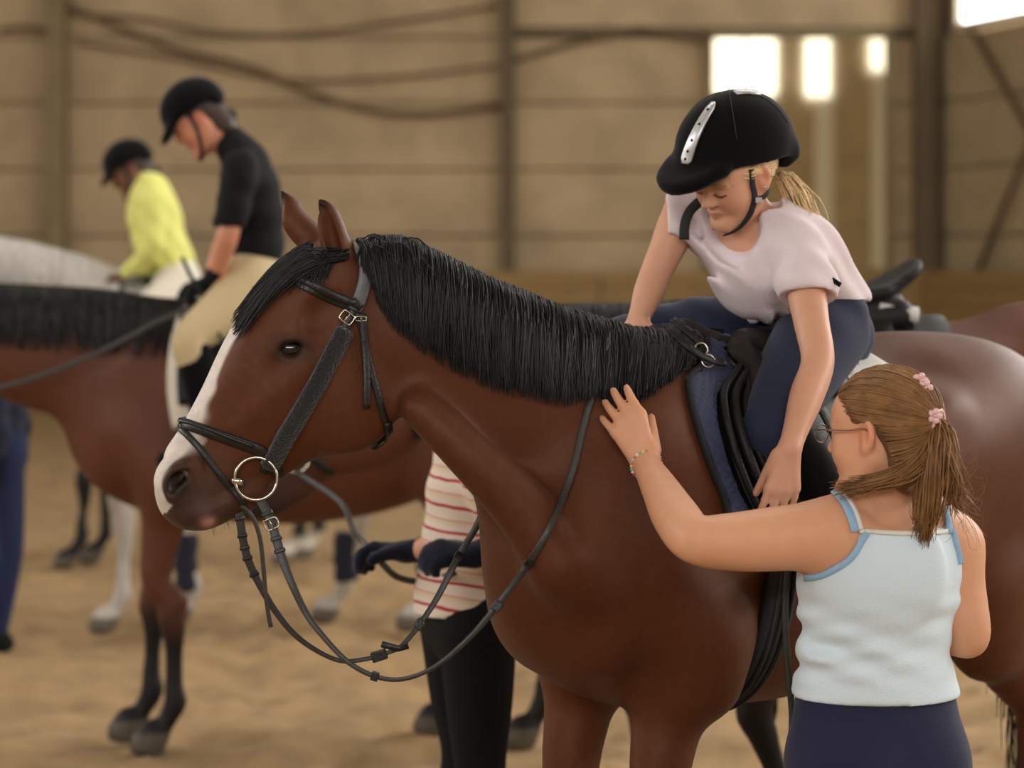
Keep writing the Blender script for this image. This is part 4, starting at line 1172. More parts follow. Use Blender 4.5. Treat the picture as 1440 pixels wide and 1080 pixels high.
    def on(bv, px, py, off=.002):
        dr = Vector(P(px, py, 1.0)-np.array([0, 0, CZ])).normalized(); h = bv.ray_cast(Vector((0, 0, CZ))+dr*3.5, dr, 5)
        return None if h[0] is None else np.array(h[0])+np.array(h[1])*off
    # neckline rib
    rim = [on(sb, *q, .003) for q in ((972, 312), (980, 328), (992, 345), (1008, 358), (1024, 362), (1042, 350), (1060, 328), (1074, 302), (1080, 282))]
    rim = [q for q in rim if q is not None]
    # small dark tag at the side hem
    t = on(sb, 1174, 397, .003)
    if t is not None: box('tag', t, (.022, .003, .010), M_black, shirt, bev=.001, R=Matrix.Rotation(.6, 3, 'Y'))['label'] = 'tiny dark woven tag'
    # ---- trousers
    T = fieldbox(P(700, 780, 5.2)+[0, -.6, -.2], P(1260, 370, 5.2)+[0, .4, .05], .011, [(.35, .72, .007)], [(4.7, 5.3, .008)], [(1.3, 1.75, .007)])
    tub(T, [(wst+(pel-wst)*.15, .084, 1.34), (pel, .097, 1.42), (pel+[.01, .02, -.03], .092, 1.4)], .03, Lx, grow=.003)
    tub(T, [(hipL+[.02, .0, .0], .089), ((hipL+knL)/2, .081), (knL, .060), (knL*.8+anL*.2, .056)], .04, grow=.004)
    tub(T, [(hipR, .089), (HF(-.12, -.27, 1.50), .079), (knR, .060), (knR*.8+anR*.2, .054)], .04, grow=.004)
    T.wobble(lambda X, Y, Z: .0030*np.sin(70*(X*.8+Z*.5)+7*np.sin(11*Z))*np.clip((Z-1.50)*8, 0, 1)+.0022*np.sin(48*(X*.4-Z)+5*Y))
    tv, tf = T.mesh(1)
    M_tr = fabric('navy_riding_fabric', srgb(40, 46, 67), .85, .15, .04)
    trousers = newmesh('trousers', tv, tf, M_tr, root)
    # ---- half chaps and boots
    for kn, an, fd in ((knL, anL, HF.h+[0, 0, -.15]), (knR, anR, HF.h)):
        K = fieldbox(np.minimum(kn, an)-.28, np.maximum(kn, an)+.28, .011)
        tub(K, [(kn*.84+an*.16, .060), (kn*.6+an*.4, .061), (kn*.3+an*.7, .047), (an, .042)], .03)
        F2 = nrm(fd); K.chain([[*(an-F2*.02-np.array([0, 0, .05])), .036], [*(an+F2*.08-np.array([0, 0, .06])), .034], [*(an+F2*.14-np.array([0, 0, .065])), .028]], k=.03)
        kv, kf = K.mesh(1); newmesh('half_chap', kv, kf, M_velvet, root)['label'] = 'black half chap over riding boot'
    # ---- helmet, harness, hair
    Bh = basis((-.78, -.55, -.26), (-.12, -.24, .95)); hc2 = P(1030, 213, 4.985)-Bh[2]*.030
    hpp = lambda x, y, z: hc2+(Bh[0]*x+Bh[1]*y+Bh[2]*(z-.012))*S*1.20
    hel, hbv = riding_helmet('helmet', hpp, Bh, S*1.20, root, h=.0045, peak=1.0, label='black velvet helmet with silver vent strip')
    M_silver = mat('silver_strip', srgb(206, 208, 212), .35, metal=.6)
    o0 = Vector((0, 0, CZ))
    def hh(px, py, off=.002):
        dr = Vector(P(px, py, 1.0)-np.array([0, 0, CZ])).normalized(); h = hbv.ray_cast(o0+dr*3.5, dr, 5)
        return (None, None) if h[0] is None else (np.array(h[0])+np.array(h[1])*off, np.array(h[1]))
    sp = spline([(1004, 146), (990, 168), (977, 194), (969, 216), (965, 231)], 6); PP, NN = [], []
    for q in sp:
        a, n = hh(*q, .003)
        if a is not None: PP.append(a); NN.append(n)
    wd = np.interp(np.linspace(0, 1, len(PP)), [0, .08, .9, 1], [.010, .019, .030, .018])
    print('strip', len(PP))
    if len(PP) < 4: PP = [hpp(0, .08, .12), hpp(0, .1, .1), hpp(0, .12, .08), hpp(0, .125, .06)]; NN = [Bh[1]]*4
    st = newmesh('vent_strip', *strap_vf(PP, NN, wd, .006), M_silver, hel)
    for i in (3, 8, 13, 17, 21):
        if i < len(PP): newmesh('vent_hole', *ico(np.array(PP[i])+NN[i]*.003, (.0032, .0025, .0032), 2), M_chinstrap, st)
    PP, NN = [], []
    for x in (1034, 1042, 1050, 1058, 1066):
        a, n = hh(x, 130+abs(x-1048)*.12, .003)
        if a is not None: PP.append(a); NN.append(n)
    if len(PP) > 2: newmesh('vent_strip', *strap_vf(PP, NN, .02, .005), M_silver, hel)
    # seams of the velvet cover
    for q in (0.9, -.9, 2.3, -2.3):
        pts = []
        for t in np.linspace(.15, 1.25, 14):
            d = Bh[2]*math.cos(t)+(Bh[1]*math.cos(q)+Bh[0]*math.sin(q))*math.sin(t)
            o = hpp(0, -.008, .048); h = hbv.ray_cast(Vector(o+d*.3), Vector(-d), .4)
            if h[0] is not None: pts.append(np.array(h[0])+d*.0005)
        if len(pts) > 4: newmesh('seam', *tube_vf(pts, .0012, 6), M_chinstrap, hel)
    # harness
    hn = empty('x', (0, 0, 0)); bpy.data.objects.remove(hn)
    def onb(x, y, z, off=.004):
        q = bb.find_nearest(Vector(p(x, y, z))); return np.array(q[0])+np.array(q[1])*off, np.array(q[1])
    def hstrap(name, pts, w_, par=root):
        A = [onb(*q) for q in pts]; pp = smooth_path(spline([a for a, _ in A], 4)); nn = spline([n for _, n in A], 4)
        return newmesh(name, *strap_vf(pp, nn, w_, .0028), M_chinstrap, par)
    har = hstrap('chin_strap', [(-.078, .020, .03), (-.073, .026, -.01), (-.068, .028, -.045), (-.055, .045, -.085), (-.03, .07, -.118), (-.004, .082, -.124)], .013, hel)
    hstrap('chin_strap', [(.078, .020, .03), (.070, .028, -.04), (.055, .045, -.085), (.02, .075, -.120)], .013, hel)
    hstrap('rear_strap', [(-.062, -.055, .0), (-.070, -.03, -.03), (-.068, .0, -.05), (-.067, .024, -.052)], .011, hel)
    hstrap('rear_strap', [(.062, -.055, .0), (.070, -.03, -.03), (.068, .0, -.05), (.067, .024, -.052)], .011, hel)
    c0, n0 = onb(-.067, .022, -.054, .008); box('buckle', c0, (.014, .01, .012), mat('grey_plastic', srgb(170, 170, 170), .5), hel, bev=.002)
    # loose strap hanging at the far side of the face
    pp = spline([P(984, 283, 5.02), P(970, 297, 5.03), P(963, 316, 5.03), P(962, 337, 5.03)], 5)
    newmesh('loose_strap', *strap_vf(pp, side_norm(pp, (-.3, -1, 0)), .021, .004), M_chinstrap, hel)
    # hair: thin fair layer under the helmet, ponytail
    M_blond = mat('blond_hair', srgb(222, 190, 142), .5, var=.25, vscale=120, spec=.4)
    r3 = np.random.RandomState(5); S_ = []
    tie = p(-.0, -.115, -.045)
    for i in range(300):
        a = r3.uniform(-2.2, 2.2); s0 = np.array([math.sin(a)*.078, -.012-math.cos(a)*.0+(.045*math.cos(a*.5)), .022+r3.uniform(-.01, .015)])
        if abs(a) > 1.0: pass
        st_ = np.array([math.copysign(.072, a)*min(1, abs(a)), .05*math.cos(a*.8)-.02, .024+r3.uniform(-.004, .012)])
        pts = []
        for t in np.linspace(0, 1, 7):
            q = st_*(1-t)+np.array([0, -.112, -.045])*t; d = q-np.array([0, -.01, .01]); d = d/np.linalg.norm(d)
            q = np.array([0, -.01, .01])+d*np.array([.082, .103, .085])*(1-.0*t)*r3.uniform(.97, 1.005)
            pts.append(p(*q) if t < 1 else tie)
        S_.append(pts)
    for i in range(300):
        e = r3.normal(size=3)*[.006, .008, .005]; L_ = r3.uniform(.75, 1.05); pts = []
        side = r3.normal()*.010
        for t in np.linspace(0, 1, 8):
            q = P(1093+40*t*L_+(6*math.sin(t*2.5)), 250+62*t**1.4*L_-6*math.sin(min(1, t*1.5)*math.pi), 5.04-.03*t)
            pts.append(q+e*(.5+1.3*math.sin(t*2.6))+np.array([side*t, 0, 0]))
        S_.append(pts)
    S_ = np.array([[q for q in np.array([s_[int(round(j))] for j in np.linspace(0, len(s_)-1, 7)])] for s_ in S_])
    newmesh('hair', *strands_vf(S_, .0028), M_blond, root)
    # wisp of fringe
    S_ = []
    for i in range(26):
        x = r3.uniform(-.06, .05); pts = [p(x+.006*t*r3.normal(), .083-.02*abs(x)/.06+.006*math.sin(t*3), .045-.05*t*r3.uniform(.5, 1)) for t in np.linspace(0, 1, 6)]; S_.append(pts)
    newmesh('fringe', *strands_vf(np.array(S_), .0016), M_blond, root)
    M_lash = mat('lashes', srgb(70, 48, 34), .8)
    for q in (1, -1):
        A = [bb.find_nearest(Vector(p(q*x, y, z))) for x, y, z in ((.016, .090, -.004), (.024, .094, -.009), (.032, .094, -.0105), (.040, .090, -.009), (.047, .083, -.004))]
        newmesh('eyelashes', *tube_vf(spline([np.array(a[0])+np.array(a[1])*.0008 for a in A], 3), .0013, 6), M_lash, root)
        A = [bb.find_nearest(Vector(p(q*x, y, z))) for x, y, z in ((.012, .10, .020), (.026, .10, .027), (.040, .095, .026), (.052, .08, .018))]
        newmesh('eyebrow', *strap_vf(spline([np.array(a[0])+np.array(a[1])*.0004 for a in A], 3), spline([a[1] for a in A], 3), .0045, .0012), mat('fair_brow', srgb(160, 118, 84), .8), root)
    # stud in the ear
    newmesh('earring', *ico(p(-.083, .002, -.028), (.003, .003, .003), 2), M_metal, root)
build_girl()
# ---------------------------------------------------------------- the instructor in the pale tank top, seen from behind
def build_woman():
    root = empty('person', P(1235, 1661, 4.5), 'woman in pale blue tank top with ponytail reaching up to the bay horse', 'person')
    S = 1.0
    SW = np.array(srgb(216, 160, 126))
    f = nrm((-.80, .58, -.06)); up0 = (.02, .02, 1)
    hc = P(1243, 609, 4.46)
    Lx = nrm(P(1345, 752, 4.53)-P(1162, 745, 4.42))
    nkb, up_, chs, wst, hip, pel = P(1252, 700, 4.49), P(1252, 745, 4.49), P(1238, 815, 4.48), P(1230, 905, 4.49), P(1232, 1000, 4.51), P(1234, 1075, 4.52)
    shL, elL, wrL = P(1158, 752, 4.42), P(968, 758, 4.30), P(908, 652, 4.47)
    hs, _n = rayc(868, 585)
    wrL = P(908, 652, hs[1]-.075)
    shR, elR, wrR = P(1340, 768, 4.54), P(1364, 893, 4.52), P(1290, 890, 4.70)
    torso = [(hip, .112, 1.38), ((hip+wst)/2, .102, 1.36), (wst, .094, 1.38), (chs*.5+wst*.5, .094, 1.43), (chs, .094, 1.56), (up_, .070, 1.85), (nkb, .050, 1.35)]
    F = fieldbox(P(820, 1120, 4.6)+[0, -.5, 0], P(1430, 500, 4.6)+[0, .5, .05], .0075, [(.10, .34, .0042), (.56, .82, .0045)], [(4.30, 4.66, .005)], [(1.25, 1.56, .0045)])
    tub(F, torso, .03, Lx); tub(F, [(P(1254, 735, 4.50), .055), (P(1250, 690, 4.49), .049), (hc+[.008, -.005, -.05], .050)], .04)
    tub(F, [(P(1200, 722, 4.45), .040), (shL, .056)], .05); tub(F, [(P(1300, 728, 4.51), .038), (shR, .050)], .05)
    for q in ((1205, 800), (1282, 800)): F.ell(P(q[0], q[1], 4.40), (.05, .018, .07), k=.05)     # shoulder blades
    tub(F, [(shL, .060), (P(1100, 757, 4.38), .059), (P(1030, 762, 4.33), .052), (elL+[.012, 0, 0], .044), (elL*.72+wrL*.28, .043), (elL*.4+wrL*.6, .036), (wrL, .0255)], .03)
    tub(F, [(shR, .052), ((shR+elR)/2, .046), (elR, .038), (elR*.7+wrR*.3, .039), (wrR, .024)], .03)
    hf = nrm(P(884, 598, wrL[1]+.02)-wrL)
    hand(F, wrL, hf, (.12, .95, .25), 1.0, curl=(.20, .24, .26, .30), thumb=-1, spread=.15, bend=.05, tdir=(.9, .12, .9), skew=-.30)
    hand(F, wrR, (-.7, .6, -.1), (0, 0, -1), .92, thumb=-1)
    p, B = head(F, hc, f, up0, S)
    V, Fc = F.mesh(1)
    V = V[:]; body = newmesh('body', V, Fc, M_skin, root, col=face_color(V, p, B, S, SW))
    bb = bvh_of(V, Fc); o0 = Vector((0, 0, CZ))
    # ---- tank top
    G = fieldbox(P(1080, 1010, 4.6)+[0, -.35, 0], P(1400, 690, 4.6)+[0, .35, 0], .006)
    g = .009
    tub(G, [(hip+[0, 0, .012], .117, 1.36), ((hip+wst)/2, .108, 1.35), (wst, .099, 1.38), (chs*.5+wst*.5, .098, 1.45), (chs, .096, 1.60), (up_, .071, 1.95), (nkb, .050, 1.35)], .03, Lx, grow=g)
    for q in ((1205, 800), (1282, 800)): G.ell(P(q[0], q[1], 4.40), (.05, .018, .07), k=.05, grow=g)
    G.wobble(lambda X, Y, Z: (.0085*np.sin(95*Z+4*np.sin(8*X+1)+14*X)+.004*np.sin(150*Z-32*X))*np.clip((1.13-Z)*8, 0, 1)*np.clip((Z-.93)*14, 0, 1)*(.6+.4*np.sin(11*X+14*Z+1.0)))
    G.plane(P(1250, 741, 4.45), (.02, 0, 1)); G.plane(P(1230, 978, 4.5), nrm((-.03, .0, -1)))
    cL, rL, cR, rR = P(1122, 717, 4.42), (.082, .20, .073), P(1394, 738, 4.52), (.056, .20, .075)
    G.ell(cL, rL, k=.006, op='sub'); G.ell(cR, rR, k=.006, op='sub')
    gv, gf = G.mesh(1)
    M_top = fabric('pale_blue_jersey', srgb(214, 230, 240), .85, .2, .02)
    top = newmesh('tank_top', gv, gf, M_top, root); tb = bvh_of(gv, gf)
    M_bind = fabric('blue_binding', srgb(150, 186, 216), .8, .1, .03); M_cream = fabric('cream_trim', srgb(228, 226, 216), .8, .1, .02)
    def on(bv, px, py, off=.003):
        dr = Vector(P(px, py, 1.0)-np.array([0, 0, CZ])).normalized(); h = bv.ray_cast(o0+dr*3.4, dr, 5)
        return (None, None) if h[0] is None else (np.array(h[0])+np.array(h[1])*off, np.array(h[1]))
    def band(name, pts, w_, m, bv, off=.004, over=None):
        bv, over = bb, tb
        PP, NN = [], []
        for q in spline(pts, 5):
            a, n = on(bv, *q, off)
            if over is not None:
                a2, n2 = on(over, *q, off)
                if a2 is not None and (a is None or a2[1] < a[1]): a, n = a2, n2
            if a is not None: PP.append(a); NN.append(n)
        if len(PP) > 2: newmesh(name, *strap_vf(smooth_path(np.array(PP)), NN, w_, .005), m, top)
    band('shoulder_strap', [(1176, 692), (1186, 706), (1196, 726), (1203, 748)], .020, M_bind, bb, .004, tb)
    band('shoulder_strap', [(1183, 692), (1193, 706), (1203, 726), (1209, 746)], .009, M_cream, bb, .006, tb)
    band('shoulder_strap', [(1327, 712), (1331, 728), (1334, 750)], .016, M_bind, bb, .004, tb)
    def rimband(cx, cy, a0, a1, w_, r0=20, r1=130):
        PP = []
        for a in np.radians(np.linspace(a0, a1, 15)):
            for r in np.arange(r0, r1, 1.5):
                x, y = cx+math.cos(a)*r, cy+math.sin(a)*r
                t1, _ = on(tb, x, y, 0); b1, _ = on(bb, x, y, 0)
                if t1 is not None and (b1 is None or t1[1] < b1[1]-.001):
                    x += math.cos(a)*3; y += math.sin(a)*3; t2, n2 = on(tb, x, y, .003)
                    if t2 is not None: PP.append(t2)
                    break
        if len(PP) < 3: return
        PP = spline(smooth_path(np.array(PP), 2), 3); newmesh('armhole_binding', *strap_vf(PP, np.tile((0, -1., .0), (len(PP), 1)), w_, .006), M_bind, top)
    rimband(1130, 722, 18, 88, .012); rimband(1392, 738, 176, 128, .010, 12)
    band('back_neckline', [(1207, 747), (1230, 749), (1270, 751), (1310, 750), (1333, 747)], .008, M_cream, tb, .003)
    # ---- navy trousers
    an1, an2 = np.array([.60, 4.55, .085]), np.array([.80, 4.50, .085])
    T = fieldbox((.38, 4.25, 0), (1.02, 4.85, 1.0), .011)
    tub(T, [(P(1230, 945, 4.50), .098, 1.38), (hip, .113, 1.40), (pel, .122, 1.36)], .03, Lx, grow=.004)
    for s_, an in ((-1, an1), (1, an2)):
        h0 = pel+Lx*s_*.075
        T.ell(pel+Lx*s_*.075+np.array([0, -.05, .0]), (.085, .075, .09), k=.05)
        tub(T, [(h0, .100), (h0*.75+an*.25, .092), (h0*.5+an*.5+[0, .02, 0], .066), (h0*.25+an*.75, .062), (an+[0, 0, .03], .048)], .04)
    T.plane((0, 0, .09), (0, 0, -1)); T.plane(P(1230, 962, 4.5), (0, 0, 1))
    tv, tf = T.mesh(1); newmesh('trousers', tv, tf, fabric('navy_leggings', srgb(38, 40, 66), .8, .15, .03), root)
    for an in (an1, an2):
        K = fieldbox(an-[.14, .14, .085], an+[.14, .26, .06], .009); fd = nrm((-.1, 1, 0))
        K.chain([[*(an+[0, 0, .03]), .048], [*(an-[0, 0, .03]), .046]], k=.02)
        K.chain([[*(an-fd*.04-[0, 0, .045]), .040], [*(an+fd*.07-[0, 0, .050]), .042], [*(an+fd*.17-[0, 0, .055]), .034]], k=.03); K.plane((0, 0, .003), (0, 0, -1))
        kv, kf = K.mesh(1); newmesh('boot', kv, kf, M_black, root)
    # ---- hair: swept back to a tie behind the crown
    M_hair = mat('brown_hair', srgb(138, 99, 60), .5, var=.25, vscale=40, spec=.35, stretch=(1, 1, 1))
    r3 = np.random.RandomState(9)
    tie = P(1318, 594, 4.40); e0 = np.array([0, -.012, .035]); ER = np.array([.081, .103, .090])
    def local(w_): return B@(np.array(w_)-np.array(hc))
    tl = local(tie); td = nrm((tl-e0)/ER)
    Hc = fieldbox(np.array(hc)-.17, np.array(hc)+.20, .005)
    Hc.ell(p(*e0), np.array([.0785, .0985, .0865]), B, k=.01)
    Hc.ell(p(0, -.055, -.055), np.array([.056, .050, .06]), B, k=.04)
    # open the face and the ears
    Hc.ell(p(0, .112, -.028), np.array([.105, .086, .082]), B, k=.012, op='sub')
    for q in (1, -1): Hc.ell(p(q*.085, .012, -.032), np.array([.035, .040, .050]), B, k=.01, op='sub')
    hv, hf_ = Hc.mesh(1); hair = newmesh('hair', hv, hf_, mat('scalp_hair', srgb(104, 74, 46), .6, var=.3, vscale=70), root)
    S_ = []; ZA = [(-.2, .062), (.5, .075), (1.05, .060)]
    for i in range(3200):
        side = 1 if r3.rand() < .5 else -1
        u = r3.rand()
        # hairline from the middle of the forehead over the temple, behind the ear to the nape
        hl = spline([(0.004, .076, .082), (.040, .066, .074), (.062, .045, .050), (.073, .022, .030), (.078, -.010, .034), (.074, -.034, .006), (.064, -.052, -.050), (.044, -.070, -.105), (.004, -.082, -.122)], 6)
        ui = u*(len(hl)-1.001); q = hl[int(ui)]*(1-ui % 1)+hl[int(ui)+1]*(ui % 1)+r3.normal(size=3)*.0015; q = np.array([q[0]*side, q[1], q[2]])
        off = r3.uniform(0, .5) if r3.rand() < .6 else 0
        d0 = nrm((q-e0)/ER); L0 = np.linalg.norm((q-e0)/ER); k = 9; pts = []
        om = math.acos(np.clip(np.dot(d0, td), -1, 1)); lift = r3.uniform(.985, 1.03)
        for t in np.linspace(off, 1, k):
            d = (math.sin((1-t)*om)*d0+math.sin(t*om)*td)/(math.sin(om)+1e-6)
            rad = (L0*(1-t)+np.linalg.norm((tl-e0)/ER)*t); rad = max(rad, .99) if t > .05 else rad
            rad = rad*(lift if t < .95 else 1)
            pts.append(p(*(e0+d*ER*rad*(1+.012*math.sin(t*3.1)))))
        S_.append(pts)
    S_ = np.array(S_)
    T_ = []
    for i in range(1150):
        e = r3.normal(size=3)*np.array([.0075, .008, .006]); w_ = r3.rand()
        if w_ < .66: A = [(1318, 596), (1316, 632), (1310, 680), (1303, 730), (1297+r3.normal()*4, 756+r3.uniform(-55, 12))]; dep = [4.40, 4.375, 4.37, 4.375, 4.38]
        elif w_ < .80: A = [(1320, 596), (1330, 622), (1338, 655), (1341+r3.normal()*5, 685), (1346+r3.normal()*9, 706+r3.uniform(-26, 20))]; dep = [4.40, 4.38, 4.37, 4.37, 4.37]
        else: A = [(1316, 600), (1298, 640), (1268, 668), (1225, 680), (1178+r3.uniform(-4, 40), 688+r3.normal()*5)]; dep = [4.40, 4.38, 4.37, 4.37, 4.36]
        sp = spline([P(a[0], a[1], d) for a, d in zip(A, dep)], 3); n = len(sp)
        sc_ = np.interp(np.linspace(0, 1, n), [0, .12, .5, 1], [.5, 1.1, 1.25, .8])[:, None]
        wv = np.stack([.0035*np.sin(np.linspace(0, 6, n)+i), 0*np.linspace(0, 1, n), 0*np.linspace(0, 1, n)], 1)
        T_.append(sp+e*sc_+wv)
    T_ = np.array(T_)
    W_ = []
    for i in range(60):      # loose wisps
        a = P(1330+r3.normal()*8, 640+r3.uniform(-10, 60), 4.38); b = a+np.array([r3.uniform(.0, .075), r3.uniform(-.02, .02), r3.uniform(-.10, .02)]); c = b+np.array([r3.uniform(-.02, .03), 0, r3.uniform(-.05, .03)])
        W_.append(spline([a, (a+b)/2+[0.012, 0, -.015], b, c], 3)[:9])
    for arr, wd, nm in ((S_, .0024, 'swept_hair'), (T_, .0032, 'ponytail'), (np.array([w_ for w_ in W_ if len(w_) == 9]), .0009, 'loose_wisps')):
        newmesh(nm, *strands_vf(arr, wd), M_hair, hair)
    # tie with flower clips
    M_pink = mat('pink_plastic', srgb(232, 186, 186), .3, spec=.6)
    tdir = nrm(tie-p(*e0))
    clip = ring('hair_tie', tie, .022, .006, tdir, hair, m=M_pink)
    for (cx, cy, cz, nm) in ((1314, 585, 4.375, 'flower_clip'), (1301, 545, 4.395, 'flower_clip'), (1294, 535, 4.40, 'flower_clip')):
        c = P(cx, cy, cz); parts = []
        for a in range(5):
            th = a*2*math.pi/5; parts.append(ico(c+np.array([math.cos(th)*.0085, -.001, math.sin(th)*.0085]), (.0065, .0025, .0065), 2))
        parts.append(ico(c+np.array([0, -.003, 0]), (.003, .003, .003), 2)); newmesh(nm, *joinvf(parts), M_pink, hair)
    # ---- glasses
    gl = None
    lf = p(-.034, .112, .000); rim_r = .021
    M_gw = mat('thin_metal_frame', srgb(120, 100, 80), .3, metal=.8)
    M_lens = mat('lens_glass', (1, 1, 1), .02, spec=.5)
    M_lens.node_tree.nodes['Principled BSDF'].inputs['Transmission Weight'].default_value = 1.0
    M_lens.node_tree.nodes['Principled BSDF'].inputs['IOR'].default_value = 1.05
    temple = newmesh('glasses', *tube_vf(spline([p(-.060, .108, .010), p(-.074, .08, .010), p(-.081, .03, .008), p(-.084, -.005, .010), p(-.083, -.020, -.008)], 4), .0014, 6), M_gw, root)
    newmesh('glasses_arm', *tube_vf(spline([p(.060, .108, .010), p(.074, .08, .010), p(.081, .03, .008), p(.084, -.005, .010), p(.083, -.020, -.008)], 4), .0014, 6), M_gw, temple)
    for q in (1, -1):
        c = p(q*.034, .112, .002); pts = [c+(B[0]*math.cos(a)*.027+B[2]*math.sin(a)*.017) for a in np.linspace(0, 2*math.pi, 25)[:-1]]
        newmesh('rim', *tube_vf(pts, .0014, 6, True), M_gw, temple)
        V2 = [c+B[1]*.0006]+[x+B[1]*.0006 for x in pts]+[c-B[1]*.0006]+[x-B[1]*.0006 for x in pts]; n = len(pts)
        Fq = [(0, 1+i, 1+(i+1) % n) for i in range(n)]+[(n+1, n+2+(i+1) % n, n+2+i) for i in range(n)]+[(1+i, n+2+i, n+2+(i+1) % n, 1+(i+1) % n) for i in range(n)]
        newmesh('lens', V2, Fq, M_lens, temple, smooth=False)
    newmesh('bridge', *tube_vf([p(-.008, .114, .004), p(0, .118, .008), p(.008, .114, .004)], .0013, 6), M_gw, temple)
    # ---- bead bracelet
    fa = nrm(wrL-elL); u = nrm(np.cross(fa, (0, -1, 0))); v = np.cross(fa, u); wc = wrL-fa*.004
    cols = [srgb(150, 205, 190), srgb(220, 120, 90), srgb(225, 205, 110), srgb(120, 190, 200), srgb(235, 225, 215), srgb(210, 90, 90)]
    br = newmesh('bracelet', *tube_vf([wc+(u*math.cos(a)+v*math.sin(a))*.0290 for a in np.linspace(0, 2*math.pi, 33)[:-1]], .0012, 6, True), M_cream, root)
    bms = [mat('bead_%d' % i, c, .35) for i, c in enumerate(cols)]
    for i in range(28):
        a = 2*math.pi*i/28; newmesh('bead', *ico(wc+(u*math.cos(a)+v*math.sin(a))*.0292, (.0034,)*3, 1), bms[(i*5) % 6], br)
build_woman()
# ================================================================ THE OTHER HORSES AND PEOPLE
def neck_head(F, fr, neck, poll, hd, ear=.5):
    """neck rows (u, z, r, w); poll (u, z); hd = direction of the face in the u-z plane"""
    s = fr.s
    ch(F, fr, [(u, 0, z, r, w_) for u, z, r, w_ in neck], k=.07*s, n=6)
    d = np.array([hd[0], hd[1]])/math.hypot(*hd); q = np.array([-d[1], d[0]])
    if q[1] < 0: q = -q                                   # towards the forehead
    def hpt(a, b, v=0): return (poll[0]+d[0]*a+q[0]*b, v, poll[1]+d[1]*a+q[1]*b)
    ch(F, fr, [(*hpt(.02, -.02), .095, .72), (*hpt(.12, -.03), .125, .62), (*hpt(.2, -.03), .125, .60), (*hpt(.32, -.01), .09, .6), (*hpt(.44, 0), .07, .65), (*hpt(.53, .0), .062, .8), (*hpt(.57, -.01), .05, .9)], k=.03*s)
    ch(F, fr, [(*hpt(.0, .05), .045, 1.2), (*hpt(.14, .07), .045, 1.4), (*hpt(.32, .055), .032, 1.3), (*hpt(.5, .045), .03, 1.3)], k=.04*s)
    for g in (1, -1):
        ch(F, fr, [(*hpt(.13, -.075, g*.05), .065, .6), (*hpt(.2, -.08, g*.045), .05, .6)], k=.03*s)
        ch(F, fr, [(*hpt(-.02, .06, g*.055), .026), (*hpt(-.06, .12, g*.065), .022), (*hpt(-.10, .20, g*.065), .004)], k=.02*s)
        F.ell(fr(*hpt(.53, .01, g*.055)), np.array([.014, .012, .018])*s, k=.01, op='sub')
    ch(F, fr, [(*hpt(.44, -.06), .03, 1.2), (*hpt(.55, -.055), .022, 1.8)], k=.02*s)
    return hpt
def far_horse(name_label, fr, neck, poll, hd, legs, coat, point, leg=.58, feet=(), h=.02, manecol=None, muzzle=True, group='horses of the riding class', belly_dark=0, h_legs=None):
    root = empty('horse', fr(0, 0, 0), name_label, 'horse', group)
    c = [fr(u, v, z) for u in (poll[0]+.65, -1.5) for v in (-.38, .38) for z in (0, 2.05)]
    lo, hi = np.min(c, 0), np.max(c, 0); lo[2] = -.02
    F = Field(axis(lo[0], hi[0], h), axis(lo[1], hi[1], h), axis(lo[2], hi[2], h))
    horse_trunk(F, fr, legs); hpt = neck_head(F, fr, neck, poll, hd)
    V, Fc = F.mesh(1)
    col = horse_color(fr, V, coat, point, leg, feet)
    if muzzle:
        m = fr(*hpt(.58, -.03)); col = mixc(col, srgb(40, 32, 30), np.exp(-((V-m)**2).sum(1)/(.16*fr.s)**2))
    newmesh('body', V, Fc, M_coatw, root, col=col)
    bv = bvh_of(V, Fc)
    for g in (1, -1): newmesh('eye', *ico(fr(*hpt(.17, .035, g*.078)), (.02, .02, .018), 2), M_eye, root)
    # mane along the crest
    r2 = np.random.RandomState(2); mm = manecol or M_mane; S_ = []
    us = np.linspace(poll[0]-.02, .05, 24); tops = []
    for u in us:
        o = fr(u, 0, 2.3); q = bv.ray_cast(Vector(o), Vector((0, 0, -1)), 3); tops.append(fr(u, 0, 1.5) if q[0] is None else np.array(q[0]))
    tops = np.array(tops)
    for i in range(900):
        t = r2.rand()*(len(us)-1.01); a = int(t); b = tops[a]+(tops[a+1]-tops[a])*(t-a); L_ = r2.uniform(.12, .24)*fr.s; pts = []
        for k in range(6):
            tt = k/5; q = b+fr.l*(.015+.13*min(1, tt*1.3))*fr.s+np.array([0, 0, .02-L_*tt**1.2])
            n_ = bv.find_nearest(Vector(q)); pp = np.array(n_[0]); nn = np.array(n_[1]); pts.append(pp+nn*r2.uniform(.008, .02) if k else b+np.array([0, 0, .012]))
        S_.append(pts)
    newmesh('mane', *strands_vf(np.array(S_), .010*fr.s), mm, root)
    newmesh('tail', *strands_vf(tail_strands(fr, 220, .9), .012), mm, root)
    return root, bv, hpt
NK = [(.10, 1.25, .26, .55), (.32, 1.35, .21, .5), (.55, 1.48, .16, .5), (.78, 1.60, .115, .62)]
# --- bay horse with the black-shirted rider, left
LF = Frame((284-HX)/FPX*8.5, 8.5, math.radians(4), 1.0)
left_horse, LB, _ = far_horse('dark-maned bay horse at the left carrying the black-shirted rider, head out of frame', LF,
    [(.10, 1.27, .26, .6), (.32, 1.36, .235, .5), (.60, 1.41, .205, .45), (.86, 1.48, .15, .5), (1.02, 1.55, .105, .62)], (1.08, 1.58), (.65, -.76),
    dict(FL=(.09, .12, .0, 0), FR=(.16, -.12, .03, 0), HL=(-1.22, .13, 0, 0), HR=(-1.02, -.13, .1, 0)), srgb(92, 52, 34), srgb(22, 18, 17), leg=.52, h=.017)
